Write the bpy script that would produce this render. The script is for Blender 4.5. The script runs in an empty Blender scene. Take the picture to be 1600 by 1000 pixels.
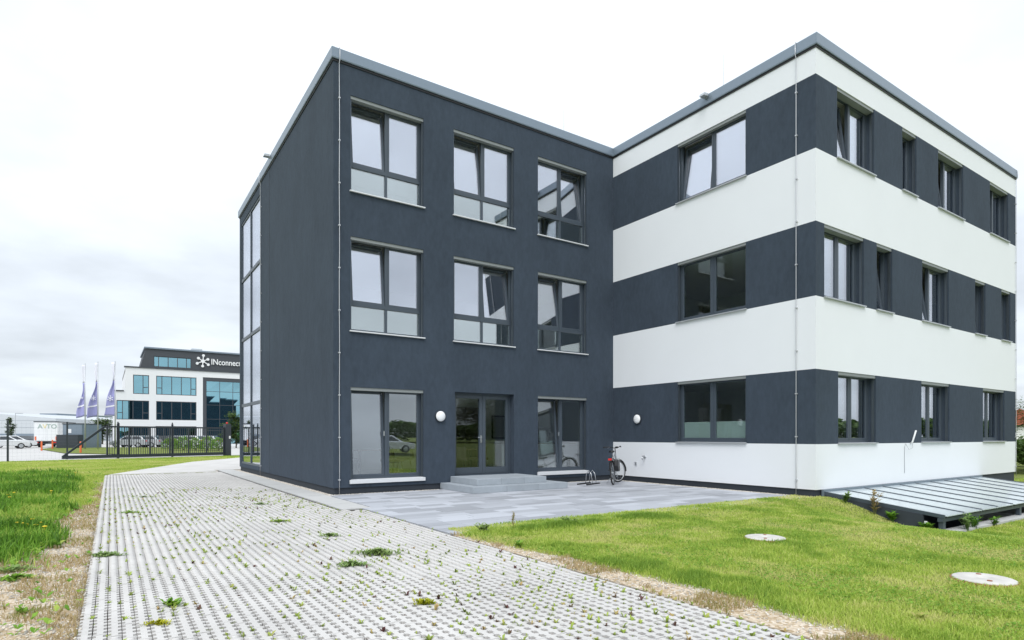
import bpy, bmesh, math, random
import numpy as np
from mathutils import Vector, Matrix

# ------------------------------------------------------------------ camera, world, sun, exposure
S = bpy.context.scene
C = S.collection
F_PX, CX_PX, HOR, CAM_H, TH = 932.2, 800.0, 681.6, 1.4, 0.5913     # focal, centre, horizon row, eye height, heading (photo pixels)
cd = bpy.data.cameras.new('camera'); cam = bpy.data.objects.new('camera', cd); C.objects.link(cam)
cd.sensor_width = 36.0; cd.lens = F_PX / 1600.0 * 36.0
cd.shift_y = (HOR - 500.0) / 1600.0
cd.clip_end = 3000; cd.clip_start = 0.05
cam.location = (0, 0, CAM_H); cam.rotation_euler = (math.pi / 2, 0, -TH)
S.camera = cam
SUN_AZ, SUN_EL = math.atan2(-0.70, -0.71), math.radians(52)
w = bpy.data.worlds.new('World'); S.world = w; w.use_nodes = True
wn, wl = w.node_tree.nodes, w.node_tree.links
wn.clear()
def N(nodes, t, **kw):
    n = nodes.new(t)
    for k, v in kw.items():
        if hasattr(n, k): setattr(n, k, v)
    return n
def mth(nodes, links, op, a, b=None, clamp=False):
    n = nodes.new('ShaderNodeMath'); n.operation = op; n.use_clamp = clamp
    for i, s in enumerate((a, b)):
        if s is None: continue
        if isinstance(s, (int, float)): n.inputs[i].default_value = s
        else: links.new(s, n.inputs[i])
    return n.outputs[0]
def ramp(nodes, links, fac, stops):
    r = nodes.new('ShaderNodeValToRGB'); e = r.color_ramp.elements
    while len(e) < len(stops): e.new(0.5)
    for el, (p, c) in zip(e, stops):
        el.position = p; el.color = (c, c, c, 1) if isinstance(c, (int, float)) else (*c, 1)
    links.new(fac, r.inputs[0]); return r.outputs[0]
sky = N(wn, 'ShaderNodeTexSky'); sky.sky_type = 'NISHITA'; sky.sun_disc = False
sky.sun_elevation = SUN_EL; sky.sun_rotation = SUN_AZ
tc = wn.new('ShaderNodeTexCoord'); sep = wn.new('ShaderNodeSeparateXYZ'); wl.new(tc.outputs['Generated'], sep.inputs[0])
zc = mth(wn, wl, 'MAXIMUM', sep.outputs[2], 0.0)
# flattened cloud-deck coordinates: direction / (z + k)
zk = mth(wn, wl, 'ADD', zc, 0.16)
cmb = wn.new('ShaderNodeCombineXYZ')
wl.new(mth(wn, wl, 'DIVIDE', sep.outputs[0], zk), cmb.inputs[0]); wl.new(mth(wn, wl, 'DIVIDE', sep.outputs[1], zk), cmb.inputs[1])
nz = wn.new('ShaderNodeTexNoise'); nz.inputs['Scale'].default_value = 0.85; nz.inputs['Detail'].default_value = 7; nz.inputs['Roughness'].default_value = 0.52
wl.new(cmb.outputs[0], nz.inputs['Vector'])
cl = ramp(wn, wl, nz.outputs['Fac'], [(0.36, 0.78), (0.50, 0.95), (0.62, 1.08)])
lum = mth(wn, wl, 'MULTIPLY', mth(wn, wl, 'ADD', mth(wn, wl, 'MULTIPLY', zc, 5.2), 6.7), cl)     # overcast: zenith brighter than horizon
cc = wn.new('ShaderNodeVectorMath'); cc.operation = 'SCALE'; cc.inputs[0].default_value = (0.915, 0.985, 1.065); wl.new(lum, cc.inputs['Scale'])
mx = wn.new('ShaderNodeMixRGB'); mx.inputs[0].default_value = 0.93
wl.new(sky.outputs[0], mx.inputs[1]); wl.new(cc.outputs[0], mx.inputs[2])
bg = wn.new('ShaderNodeBackground'); bg.inputs[1].default_value = 0.1
wo = wn.new('ShaderNodeOutputWorld'); wl.new(mx.outputs[0], bg.inputs[0]); wl.new(bg.outputs[0], wo.inputs[0])
sl = bpy.data.lights.new('sun', 'SUN'); sl.energy = 1.5; sl.angle = math.radians(34); sl.color = (1, 0.98, 0.95)
so = bpy.data.objects.new('sun', sl); C.objects.link(so)
sd = Vector((math.sin(SUN_AZ) * math.cos(SUN_EL), math.cos(SUN_AZ) * math.cos(SUN_EL), math.sin(SUN_EL)))
so.rotation_euler = sd.to_track_quat('Z', 'Y').to_euler(); so.location = (0, 0, 40)
S.view_settings.view_transform = 'Standard'; S.view_settings.look = 'None'; S.view_settings.gamma = 1; S.view_settings.use_curve_mapping = False
S.view_settings.exposure = 0.46
S.render.engine = 'CYCLES'
S.cycles.max_bounces = 8; S.cycles.transparent_max_bounces = 16; S.cycles.diffuse_bounces = 3

# ------------------------------------------------------------------ pixel -> place
def ray(x, y):
    a = (x - CX_PX) / F_PX; s, c = math.sin(TH), math.cos(TH)
    return (s + a * c, c - a * s, (HOR - y) / F_PX)
def gnd(x, y, z=0.0):
    d = ray(x, y); t = (z - CAM_H) / d[2]; return (d[0] * t, d[1] * t)
def dep(x, y, t):
    d = ray(x, y); return (d[0] * t, d[1] * t, CAM_H + d[2] * t)

# ------------------------------------------------------------------ materials
MATS = {}
def mat(name, col, rough=0.6, metal=0.0, spec=0.5, var=0.0, vscale=3.0, bump=0.0, bscale=60.0, obj_var=0.0, emit=None, transl=0.0, attr=None, stretch=None, bdist=0.01, var2=0.0, v2scale=40.0):
    if name in MATS: return MATS[name]
    m = bpy.data.materials.new(name); m.use_nodes = True; MATS[name] = m
    n, l = m.node_tree.nodes, m.node_tree.links; b = n['Principled BSDF']
    b.inputs['Base Color'].default_value = (*col, 1); b.inputs['Roughness'].default_value = rough; b.inputs['Metallic'].default_value = metal
    b.inputs['Specular IOR Level'].default_value = spec
    if emit: b.inputs['Emission Color'].default_value = (*emit[0], 1); b.inputs['Emission Strength'].default_value = emit[1]
    fac = None
    t = n.new('ShaderNodeNewGeometry'); pos = t.outputs['Position']
    if stretch:
        mp = n.new('ShaderNodeMapping'); mp.inputs['Scale'].default_value = stretch; l.new(pos, mp.inputs[0]); pos = mp.outputs[0]
    def noise(sc, det=5, ro=0.6):
        z = n.new('ShaderNodeTexNoise'); z.inputs['Scale'].default_value = sc; z.inputs['Detail'].default_value = det; z.inputs['Roughness'].default_value = ro
        l.new(pos, z.inputs['Vector']); return z.outputs['Fac']
    terms = []
    if var: terms.append(mth(n, l, 'MULTIPLY', mth(n, l, 'SUBTRACT', noise(vscale), 0.5), 2 * var))
    if var2: terms.append(mth(n, l, 'MULTIPLY', mth(n, l, 'SUBTRACT', noise(v2scale, 3), 0.5), 2 * var2))
    if obj_var:
        oi = n.new('ShaderNodeObjectInfo'); terms.append(mth(n, l, 'MULTIPLY', mth(n, l, 'SUBTRACT', oi.outputs['Random'], 0.5), 2 * obj_var))
    if attr:
        at = n.new('ShaderNodeAttribute'); at.attribute_name = attr[0]; terms.append(mth(n, l, 'MULTIPLY', mth(n, l, 'SUBTRACT', at.outputs['Fac'], 0.5), 2 * attr[1]))
    if terms:
        s = terms[0]
        for q in terms[1:]: s = mth(n, l, 'ADD', s, q)
        s = mth(n, l, 'ADD', s, 1.0)
        v = n.new('ShaderNodeVectorMath'); v.operation = 'SCALE'; v.inputs[0].default_value = col; l.new(s, v.inputs['Scale'])
        l.new(v.outputs[0], b.inputs['Base Color'])
    if bump:
        bp = n.new('ShaderNodeBump'); bp.inputs['Strength'].default_value = bump; bp.inputs['Distance'].default_value = bdist
        l.new(noise(bscale, 4), bp.inputs['Height']); l.new(bp.outputs[0], b.inputs['Normal'])
    return m
def leafmat(name, cols, rough=0.55, tr=0.35):
    """leaf / blade material: per-blade 'v' attribute picks a colour between the stops"""
    m = bpy.data.materials.new(name); m.use_nodes = True; MATS[name] = m
    n, l = m.node_tree.nodes, m.node_tree.links; b = n['Principled BSDF']; b.inputs['Roughness'].default_value = rough; b.inputs['Specular IOR Level'].default_value = 0.3
    at = n.new('ShaderNodeAttribute'); at.attribute_name = 'v'
    c = ramp(n, l, at.outputs['Fac'], [(i / (len(cols) - 1), k) for i, k in enumerate(cols)])
    l.new(c, b.inputs['Base Color'])
    t = n.new('ShaderNodeBsdfTranslucent'); l.new(c, t.inputs['Color'])
    x = n.new('ShaderNodeMixShader'); x.inputs[0].default_value = tr
    l.new(b.outputs[0], x.inputs[1]); l.new(t.outputs[0], x.inputs[2]); l.new(x.outputs[0], n['Material Output'].inputs[0])
    return m
def glassmat(name, base=0.16, tint=(0.9, 0.94, 0.93), refl=(0.9, 0.93, 1.0), rough=0.0):
    m = bpy.data.materials.new(name); m.use_nodes = True; MATS[name] = m
    n, l = m.node_tree.nodes, m.node_tree.links; n.remove(n['Principled BSDF'])
    lw = n.new('ShaderNodeLayerWeight'); lw.inputs[0].default_value = 0.5
    p = mth(n, l, 'POWER', lw.outputs['Facing'], 4.0)
    f = mth(n, l, 'ADD', mth(n, l, 'MULTIPLY', p, 1 - base), base, True)
    g = n.new('ShaderNodeBsdfGlossy'); g.inputs['Color'].default_value = (*refl, 1); g.inputs['Roughness'].default_value = rough
    t = n.new('ShaderNodeBsdfTransparent'); t.inputs['Color'].default_value = (*tint, 1)
    x = n.new('ShaderNodeMixShader'); l.new(f, x.inputs[0]); l.new(t.outputs[0], x.inputs[1]); l.new(g.outputs[0], x.inputs[2])
    l.new(x.outputs[0], n['Material Output'].inputs[0]); return m
mat('stucco_dark', (0.047, 0.063, 0.086), 0.9, spec=0.25, var=0.24, vscale=1.1, var2=0.24, v2scale=11, bump=0.4, bscale=140, bdist=0.006, stretch=(1, 1, 0.45))
mat('stucco_white', (0.79, 0.81, 0.84), 0.85, spec=0.25, var=0.025, vscale=0.9, bump=0.2, bscale=160, bdist=0.004)
mat('plinth', (0.034, 0.042, 0.054), 0.8, var=0.15, vscale=4, bump=0.2, bscale=80)
mat('coping', (0.22, 0.27, 0.325), 0.38, metal=0.35, var=0.06, vscale=1.2)
mat('frame', (0.058, 0.075, 0.096), 0.42, var=0.04)
mat('rail', (0.10, 0.12, 0.14), 0.35, metal=0.6)
mat('blind', (0.25, 0.27, 0.27), 0.5)
mat('sill', (0.70, 0.71, 0.73), 0.35, metal=0.1)
mat('sill_grey', (0.45, 0.47, 0.49), 0.35, metal=0.3)
mat('rod', (0.62, 0.63, 0.65), 0.35, metal=0.5)
mat('room_white', (0.72, 0.73, 0.70), 0.9, var=0.03)
mat('room_grey', (0.36, 0.36, 0.34), 0.9)
mat('room_floor', (0.34, 0.28, 0.22), 0.4, var=0.15, vscale=6)
mat('roofing', (0.2, 0.2, 0.2), 0.9)
glassmat('glass', 0.46, refl=(0.90, 0.92, 1.0))
glassmat('glass_lower_pane', 0.38, refl=(0.90, 0.95, 0.96))
glassmat('glass_side', 0.42)
glassmat('glass_low', 0.075, tint=(0.90, 0.95, 0.93))
glassmat('glass_mid', 0.21, tint=(0.92, 0.96, 0.94))
mat('glass_frost', (0.55, 0.64, 0.64), 0.7).node_tree.nodes['Principled BSDF'].inputs['Alpha'].default_value = 0.42
mat('glass_canopy', (0.60, 0.67, 0.69), 0.12, spec=0.6, var=0.06, vscale=1.5).node_tree.nodes['Principled BSDF'].inputs['Alpha'].default_value = 0.9
glassmat('glass_teal', 0.50, tint=(0.16, 0.42, 0.50), refl=(0.52, 0.90, 1.0))
mat('step', (0.33, 0.365, 0.40), 0.75, var=0.2, vscale=3.5, var2=0.06, bump=0.15, bscale=120, obj_var=0.05)
mat('slab', (0.40, 0.415, 0.45), 0.7, var=0.10, vscale=2.2, var2=0.05, bump=0.15, bscale=150, obj_var=0.24, stretch=(0.5, 2.5, 1))
mat('concrete', (0.48, 0.48, 0.47), 0.85, var=0.09, vscale=2.0, var2=0.06, bump=0.2, bscale=90)
mat('paver', (0.535, 0.52, 0.50), 0.85, var=0.26, vscale=0.8, var2=0.08, v2scale=30, bump=0.3, bscale=160, bdist=0.004)
mat('lot', (0.50, 0.49, 0.475), 0.9, var=0.08, vscale=0.12, var2=0.05, v2scale=2)
mat('pebble', (0.56, 0.52, 0.46), 0.8, var=0.3, vscale=25, attr=('v', 0.35))
mat('black', (0.014, 0.014, 0.016), 0.45)
mat('rubber', (0.02, 0.02, 0.021), 0.75)
mat('chrome', (0.55, 0.56, 0.58), 0.3, metal=0.9)
mat('silver', (0.48, 0.50, 0.52), 0.35, metal=0.5)
mat('red_light', (0.6, 0.025, 0.02), 0.25)
mat('opal', (0.86, 0.87, 0.88), 0.35)
mat('gate', (0.030, 0.038, 0.048), 0.45)
mat('white_paint', (0.78, 0.79, 0.80), 0.5, var=0.02)
mat('orange', (0.75, 0.16, 0.05), 0.5)
mat('flag', (0.33, 0.33, 0.60), 0.8, var=0.08, vscale=1.5)
mat('flag_white', (0.78, 0.78, 0.86), 0.8)
mat('wood', (0.25, 0.16, 0.09), 0.5, var=0.2, vscale=8, stretch=(1, 6, 1))
mat('chair_brown', (0.075, 0.052, 0.042), 0.7)
mat('pink', (0.62, 0.28, 0.32), 0.8)
mat('trunk', (0.12, 0.09, 0.065), 0.9, var=0.3, vscale=12, bump=0.5, bscale=30)
leafmat('lawn', [(0.22, 0.36, 0.05), (0.39, 0.53, 0.08), (0.53, 0.63, 0.13), (0.66, 0.65, 0.25)], tr=0.42)
leafmat('lush', [(0.08, 0.19, 0.02), (0.17, 0.36, 0.035), (0.28, 0.48, 0.06), (0.46, 0.54, 0.12)], tr=0.4)
leafmat('straw', [(0.26, 0.28, 0.07), (0.40, 0.31, 0.14), (0.50, 0.38, 0.20), (0.60, 0.48, 0.30)])
leafmat('sprout', [(0.13, 0.05, 0.05), (0.22, 0.28, 0.06), (0.40, 0.52, 0.09), (0.50, 0.36, 0.16)])
leafmat('sedum', [(0.22, 0.26, 0.01), (0.42, 0.44, 0.02), (0.58, 0.55, 0.03)])
leafmat('clover', [(0.13, 0.22, 0.07), (0.22, 0.34, 0.10), (0.34, 0.44, 0.17)])
leafmat('tree_leaf', [(0.05, 0.09, 0.02), (0.085, 0.15, 0.035), (0.14, 0.21, 0.055)], tr=0.4)
leafmat('blossom', [(0.06, 0.09, 0.03), (0.10, 0.14, 0.05), (0.75, 0.76, 0.72), (0.8, 0.8, 0.78)])
mat('dandelion', (0.75, 0.55, 0.02), 0.7)

# ------------------------------------------------------------------ mesh helpers
class MB:
    def __init__(s): s.v = []; s.f = []
    def add(s, vs, fs):
        o = len(s.v); s.v += [tuple(p) for p in vs]; s.f += [tuple(i + o for i in f) for f in fs]; return s
    def box(s, x0, x1, y0, y1, z0, z1):
        if x0 > x1: x0, x1 = x1, x0
        if y0 > y1: y0, y1 = y1, y0
        if z0 > z1: z0, z1 = z1, z0
        return s.add([(x0, y0, z0), (x1, y0, z0), (x1, y1, z0), (x0, y1, z0), (x0, y0, z1), (x1, y0, z1), (x1, y1, z1), (x0, y1, z1)],
                     [(0, 3, 2, 1), (4, 5, 6, 7), (0, 1, 5, 4), (1, 2, 6, 5), (2, 3, 7, 6), (3, 0, 4, 7)])
    def prism(s, poly, z0, z1):                       # poly counter-clockwise in xy
        n = len(poly)
        return s.add([(x, y, z0) for x, y in poly] + [(x, y, z1) for x, y in poly],
                     [tuple(range(n - 1, -1, -1)), tuple(range(n, 2 * n))] + [(i, (i + 1) % n, n + (i + 1) % n, n + i) for i in range(n)])
    def extr(s, poly, y0, y1):                        # poly in xz, extruded along y
        n = len(poly)
        return s.add([(x, y0, z) for x, z in poly] + [(x, y1, z) for x, z in poly],
                     [tuple(range(n)), tuple(range(2 * n - 1, n - 1, -1))] + [(i, n + i, n + (i + 1) % n, (i + 1) % n) for i in range(n)])
    def tube(s, pts, r, seg=8, cap=True):
        pts = [Vector(p) for p in pts]; rs = r if isinstance(r, (list, tuple)) else [r] * len(pts)
        rings = []; up = None
        for i, p in enumerate(pts):
            d = (pts[min(i + 1, len(pts) - 1)] - pts[max(i - 1, 0)]).normalized()
            if up is None: up = Vector((0, 0, 1)) if abs(d.z) < 0.9 else Vector((1, 0, 0))
            a = d.cross(up).normalized(); b = d.cross(a).normalized(); up = -b if b.dot(up) < 0 else b
            b = a.cross(d).normalized(); a = d.cross(b).normalized(); up = b
            rings.append([p + (a * math.cos(t) + b * math.sin(t)) * rs[i] for t in [2 * math.pi * k / seg for k in range(seg)]])
        vs = [q for R in rings for q in R]; fs = []
        for i in range(len(pts) - 1):
            for k in range(seg): fs.append((i * seg + k, i * seg + (k + 1) % seg, (i + 1) * seg + (k + 1) % seg, (i + 1) * seg + k))
        if cap: fs += [tuple(range(seg - 1, -1, -1)), tuple(range((len(pts) - 1) * seg, len(pts) * seg))]
        return s.add(vs, fs)
    def lathe(s, prof, seg=24, M=None):               # prof: (r, z), around z, optional matrix
        vs = []; fs = []
        for r, z in prof:
            for k in range(seg):
                a = 2 * math.pi * k / seg; p = Vector((r * math.cos(a), r * math.sin(a), z)); vs.append(M @ p if M else p)
        n = len(prof)
        for i in range(n - 1):
            for k in range(seg): fs.append((i * seg + k, i * seg + (k + 1) % seg, (i + 1) * seg + (k + 1) % seg, (i + 1) * seg + k))
        fs += [tuple(range(seg - 1, -1, -1)), tuple(range((n - 1) * seg, n * seg))]
        return s.add(vs, fs)
    def torus(s, R, r, seg=28, rs=8, M=None):
        vs = []; fs = []
        for i in range(seg):
            a = 2 * math.pi * i / seg
            for k in range(rs):
                b = 2 * math.pi * k / rs; q = R + r * math.cos(b); p = Vector((q * math.cos(a), r * math.sin(b), q * math.sin(a))); vs.append(M @ p if M else p)
        for i in range(seg):
            for k in range(rs): fs.append((i * rs + k, i * rs + (k + 1) % rs, ((i + 1) % seg) * rs + (k + 1) % rs, ((i + 1) % seg) * rs + k))
        return s.add(vs, fs)
    def mesh(s, name, m, smooth=False):
        me = bpy.data.meshes.new(name); me.from_pydata(s.v, [], s.f)
        bm = bmesh.new(); bm.from_mesh(me); bmesh.ops.recalc_face_normals(bm, faces=bm.faces); bm.to_mesh(me); bm.free()
        me.materials.append(MATS[m])
        if smooth:
            for p in me.polygons: p.use_smooth = True
        return me
    def build(s, name, m, parent=None, smooth=False, bevel=0.0):
        return link(name, s.mesh(name, m, smooth), parent, bevel)
def link(name, me, parent=None, bevel=0.0):
    o = bpy.data.objects.new(name, me); C.objects.link(o)
    if parent is not None:
        o.parent = parent; o.matrix_parent_inverse = basis(parent).inverted()
    if bevel:
        b = o.modifiers.new('bevel', 'BEVEL'); b.width = bevel; b.segments = 2; b.limit_method = 'ANGLE'
    return o
def basis(o):
    m = Matrix.LocRotScale(o.location, o.rotation_euler, o.scale)
    return (basis(o.parent) @ o.matrix_parent_inverse @ m) if o.parent else m
def tag(o, label=None, cat=None, group=None, kind=None):
    for k, v in (('label', label), ('category', cat), ('group', group), ('kind', kind)):
        if v: o[k] = v
    return o
def thing(name, label, cat, loc=(0, 0, 0), rz=0.0, group=None):
    o = bpy.data.objects.new(name, None); C.objects.link(o); o.empty_display_size = 0.1
    o.location = loc; o.rotation_euler = (0, 0, rz); return tag(o, label, cat, group)
def copy_tree(o, parent=None):
    c = o.copy(); C.objects.link(c); c.parent = parent
    for ch in [k for k in bpy.data.objects if k.parent == o]: copy_tree(ch, c)
    return c
def kids(o): return [k for k in bpy.data.objects if k.parent == o]
def textmesh(name, txt, size, m, ext=0.01, parent=None):
    cu = bpy.data.curves.new(name, 'FONT'); cu.body = txt; cu.size = size; cu.extrude = ext; cu.align_x = 'LEFT'; cu.offset = size * 0.012
    t = bpy.data.objects.new('tmp', cu); C.objects.link(t); dg = bpy.context.evaluated_depsgraph_get()
    me = bpy.data.meshes.new_from_object(t.evaluated_get(dg)); bpy.data.objects.remove(t); me.materials.clear(); me.materials.append(MATS[m])
    return link(name, me, parent)
def npmesh(name, verts, tris, m, v=None, parent=None, smooth=False):
    me = bpy.data.meshes.new(name); nv, nf = len(verts), len(tris); k = tris.shape[1]
    me.vertices.add(nv); me.vertices.foreach_set('co', np.ascontiguousarray(verts, np.float32).ravel())
    me.loops.add(nf * k); me.loops.foreach_set('vertex_index', np.ascontiguousarray(tris, np.int32).ravel())
    me.polygons.add(nf); me.polygons.foreach_set('loop_start', np.arange(0, nf * k, k, dtype=np.int32)); me.polygons.foreach_set('loop_total', np.full(nf, k, np.int32))
    if v is not None:
        a = me.attributes.new('v', 'FLOAT', 'POINT'); a.data.foreach_set('value', np.ascontiguousarray(v, np.float32))
    if smooth: me.polygons.foreach_set('use_smooth', np.ones(nf, bool))
    me.update(calc_edges=True); me.materials.append(MATS[m]) if m else None
    return link(name, me, parent)
rng = np.random.default_rng(7)
random.seed(7)
_T = np.random.default_rng(3).random((256, 256))
def vnoise(x, y, sc=1.0, oct=3):
    r = np.zeros_like(x, float); a = 1.0; tot = 0
    for o in range(oct):
        X = x / sc * 2 ** o + 17.3 * o; Y = y / sc * 2 ** o + 5.7 * o
        i = np.floor(X).astype(int); j = np.floor(Y).astype(int); fx = X - i; fy = Y - j; fx = fx * fx * (3 - 2 * fx); fy = fy * fy * (3 - 2 * fy)
        g = lambda p, q: _T[p % 256, q % 256]
        r += a * ((g(i, j) * (1 - fx) + g(i + 1, j) * fx) * (1 - fy) + (g(i, j + 1) * (1 - fx) + g(i + 1, j + 1) * fx) * fy); tot += a; a *= 0.5
    return r / tot
def sstep(a, b, x):
    t = np.clip((x - a) / (b - a), 0, 1); return t * t * (3 - 2 * t)

# ------------------------------------------------------------------ key places (metres; x along the long facades, y away along the drive)
XD, YD, XW, YW, XE, YE = 4.41, 14.238, 13.513, 7.533, 26.35, 26.8
TOP, COP = 10.71, 10.44
BAND = [9.79, 8.07, 6.388, 4.654, 2.962, 1.215]
DR0, DR1, DRY = -0.20, 4.0, 26.0                                    # driveway edges
TX0, TY0 = 4.05, 7.5                                                # terrace corner
CAX0, CAX1, CAY = 13.8, 23.15, 5.09                                 # glass canopy over the light well

def hgt(x, y):
    h = 0.012 * (vnoise(x, y, 1.7) - 0.5) + 0.03 * (vnoise(x, y, 5.0) - 0.5)
    s = sstep(9.8, 13.8, x) * sstep(-7.45, -5.2, -y)
    s = np.maximum(s, sstep(9.8, 14.5, x) * sstep(-4.5, 3.0, y) * sstep(-7.45, -5.2, -y))
    h = h - 0.54 * s - 0.2 * sstep(22.5, 26, x) * (y > 5)
    nearp = ((x > -0.6) & (x < 4.4) & (y < 27)) | ((x > 3.6) & (x < 13.6) & (y > 7.2) & (y < 15))
    h = np.where(nearp, h * 0.25, h)
    return h
def paved(x, y, e=0.0):
    d = (x > DR0 + e) & (x < DR1 - e) & (y < DRY - e) & (y > -3)
    d |= (x > DR1 - 0.2) & (x < XW) & (y > TY0 + e) & (y < YD + 0.3)
    d |= (x > 3.55) & (x < XD + 0.3) & (y > 11.0) & (y < 27.2)
    return d
def inpit(x, y): return (x > CAX0 - 0.06) & (x < CAX1 + 0.06) & (y > CAY - 0.06) & (y < YW + 0.4)
def inside(x, y): return ((x > XD) & (x < XE) & (y > YD) & (y < YE)) | ((x > XW) & (x < XE) & (y > YW) & (y < YE))

# ------------------------------------------------------------------ ground sheet (one mesh to the horizon)
def axis(spans):
    out = []
    for a, b, st in spans: out += list(np.arange(a, b - 1e-6, st))
    out.append(spans[-1][1]); return np.array(sorted(set(np.round(out, 4))))
gx = axis([(-900, -100, 100), (-100, -10, 10), (-10, -3, 0.5), (-3, 0.0, 0.06), (0.0, 3.8, 0.2), (3.8, 6.4, 0.06), (6.4, 16, 0.12), (16, 26, 0.25), (26, 60, 4), (60, 1000, 94)])
gy = axis([(-900, -60, 84), (-60, -5, 5), (-5, 0, 0.5), (0, 8, 0.08), (8, 16, 0.15), (16, 30, 0.5), (30, 60, 3), (60, 300, 20), (300, 1000, 100)])
GX, GY = np.meshgrid(gx, gy); nx, ny = len(gx), len(gy)
GZ = np.where((np.abs(GX) < 60) & (GY < 60) & (GY > -20), hgt(GX, GY), 0.0)
GZ = np.where(paved(GX, GY, 0.02), -0.055, GZ)
GZ = np.where(inside(GX, GY), -0.3, GZ)
vis = np.stack([GX.ravel(), GY.ravel(), GZ.ravel()], 1)
idx = np.arange(nx * ny).reshape(ny, nx)
q = np.stack([idx[:-1, :-1], idx[:-1, 1:], idx[1:, 1:], idx[1:, :-1]], -1).reshape(-1, 4)
cxm = vis[q, 0].mean(1); cym = vis[q, 1].mean(1)
q = q[~inpit(cxm, cym)]
def dirtw(x, y):
    """bare gravel / straw strips beside the drive: 1 = gravel, 0 = grass"""
    nz_ = (vnoise(x, y, 0.8, 4) - 0.5)
    wl_ = 0.18 + 1.25 * sstep(16, 7, y) + 0.9 * nz_                 # left strip width
    left = sstep(0.18, -0.18, (-0.2 - x) - wl_) * (x < 0.2) * sstep(27, 20, y)
    wr_ = 0.10 + 0.34 * sstep(7.3, 4.2, y) + 0.35 * nz_
    right = sstep(0.10, -0.10, (x - 4.02) - wr_) * (x > 2) * (y < 7.6)
    return np.clip(left + right, 0, 1)
dv = np.clip(dirtw(vis[:, 0], vis[:, 1]), 0, 1)
dv = np.where(paved(vis[:, 0], vis[:, 1], 0.0), 2.0, dv)
m = bpy.data.materials.new('ground'); m.use_nodes = True; MATS['ground'] = m
n_, l_ = m.node_tree.nodes, m.node_tree.links; b_ = n_['Principled BSDF']; b_.inputs['Roughness'].default_value = 0.95; b_.inputs['Specular IOR Level'].default_value = 0.15
ge = n_.new('ShaderNodeNewGeometry')
def nse(sc, det=5):
    z = n_.new('ShaderNodeTexNoise'); z.inputs['Scale'].default_value = sc; z.inputs['Detail'].default_value = det; z.inputs['Roughness'].default_value = 0.65
    l_.new(ge.outputs['Position'], z.inputs['Vector']); return z.outputs['Fac']
gcol = ramp(n_, l_, mth(n_, l_, 'ADD', mth(n_, l_, 'MULTIPLY', nse(0.7), 0.5), mth(n_, l_, 'MULTIPLY', nse(14), 0.5)), [(0.3, (0.10, 0.135, 0.03)), (0.5, (0.16, 0.20, 0.045)), (0.68, (0.25, 0.26, 0.09))])
vo = n_.new('ShaderNodeTexVoronoi'); vo.inputs['Scale'].default_value = 38; l_.new(ge.outputs['Position'], vo.inputs['Vector'])
sv = n_.new('ShaderNodeSeparateColor'); l_.new(vo.outputs['Color'], sv.inputs[0])
dcol = ramp(n_, l_, mth(n_, l_, 'ADD', mth(n_, l_, 'MULTIPLY', sv.outputs[0], 0.5), mth(n_, l_, 'MULTIPLY', nse(3), 0.55)), [(0.25, (0.34, 0.25, 0.15)), (0.5, (0.50, 0.40, 0.28)), (0.75, (0.66, 0.58, 0.48))])
scol = ramp(n_, l_, nse(60), [(0.3, (0.05, 0.045, 0.038)), (0.7, (0.15, 0.13, 0.105))])
at = n_.new('ShaderNodeAttribute'); at.attribute_name = 'v'
f1 = mth(n_, l_, 'MINIMUM', at.outputs['Fac'], 1.0); f2 = mth(n_, l_, 'SUBTRACT', at.outputs['Fac'], 1.0, True)
m1 = n_.new('ShaderNodeMixRGB'); l_.new(f1, m1.inputs[0]); l_.new(gcol, m1.inputs[1]); l_.new(dcol, m1.inputs[2])
m2 = n_.new('ShaderNodeMixRGB'); l_.new(f2, m2.inputs[0]); l_.new(m1.outputs[0], m2.inputs[1]); l_.new(scol, m2.inputs[2])
l_.new(m2.outputs[0], b_.inputs['Base Color'])
bp = n_.new('ShaderNodeBump'); bp.inputs['Strength'].default_value = 0.6; bp.inputs['Distance'].default_value = 0.02; l_.new(vo.outputs['Distance'], bp.inputs['Height']); l_.new(bp.outputs[0], b_.inputs['Normal'])
tag(npmesh('ground', vis, q, 'ground', dv, smooth=True), kind='structure')

# ------------------------------------------------------------------ driveway of comb-edged paving stones
PX, TP, NT = 0.0876, 0.09, 4                                       # strip pitch, tooth pitch, teeth per stone
def stone_mesh():
    L = TP * NT; hw = PX / 2; g = 0.0025; dp = 0.0235; half = 0.0225
    out = []
    for k in range(NT):                                            # right side, going up (+y): notch in the middle of each pitch
        c = (k + 0.5) * TP
        out += [(hw - g, c - half - 0.006), (hw - dp, c - half), (hw - dp, c + half), (hw - g, c + half + 0.006)]
    right = [(hw - g, 0.003)] + out + [(hw - g, L - 0.003)]
    poly = right + [(-x, y) for x, y in reversed(right)]
    return MB().prism(poly, -0.054, 0.0)
sm = stone_mesh(); sme = sm.mesh('paving_stone', 'paver')
drive = tag(MB().prism([(DR0 + 0.01, -2.9), (DR1 - 0.01, -2.9), (DR1 - 0.01, DRY - 0.02), (DR0 + 0.01, DRY - 0.02)], -0.12, -0.05), None) if False else None
drv = bpy.data.meshes.new('driveway')
mat('soil', (0.042, 0.036, 0.029), 0.95, var=0.4, vscale=30, bump=0.5, bscale=60)
driveway = tag(MB().prism([(DR0 + 0.015, 0.2), (DR1 - 0.015, 0.2), (DR1 - 0.015, 11.2), (3.62, 11.2), (3.62, DRY - 0.03), (DR0 + 0.015, DRY - 0.03)], -0.10, -0.050).build('driveway', 'soil'), kind='structure')
spots = []
ncol = int(round((DR1 - DR0) / PX)); L = TP * NT
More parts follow.
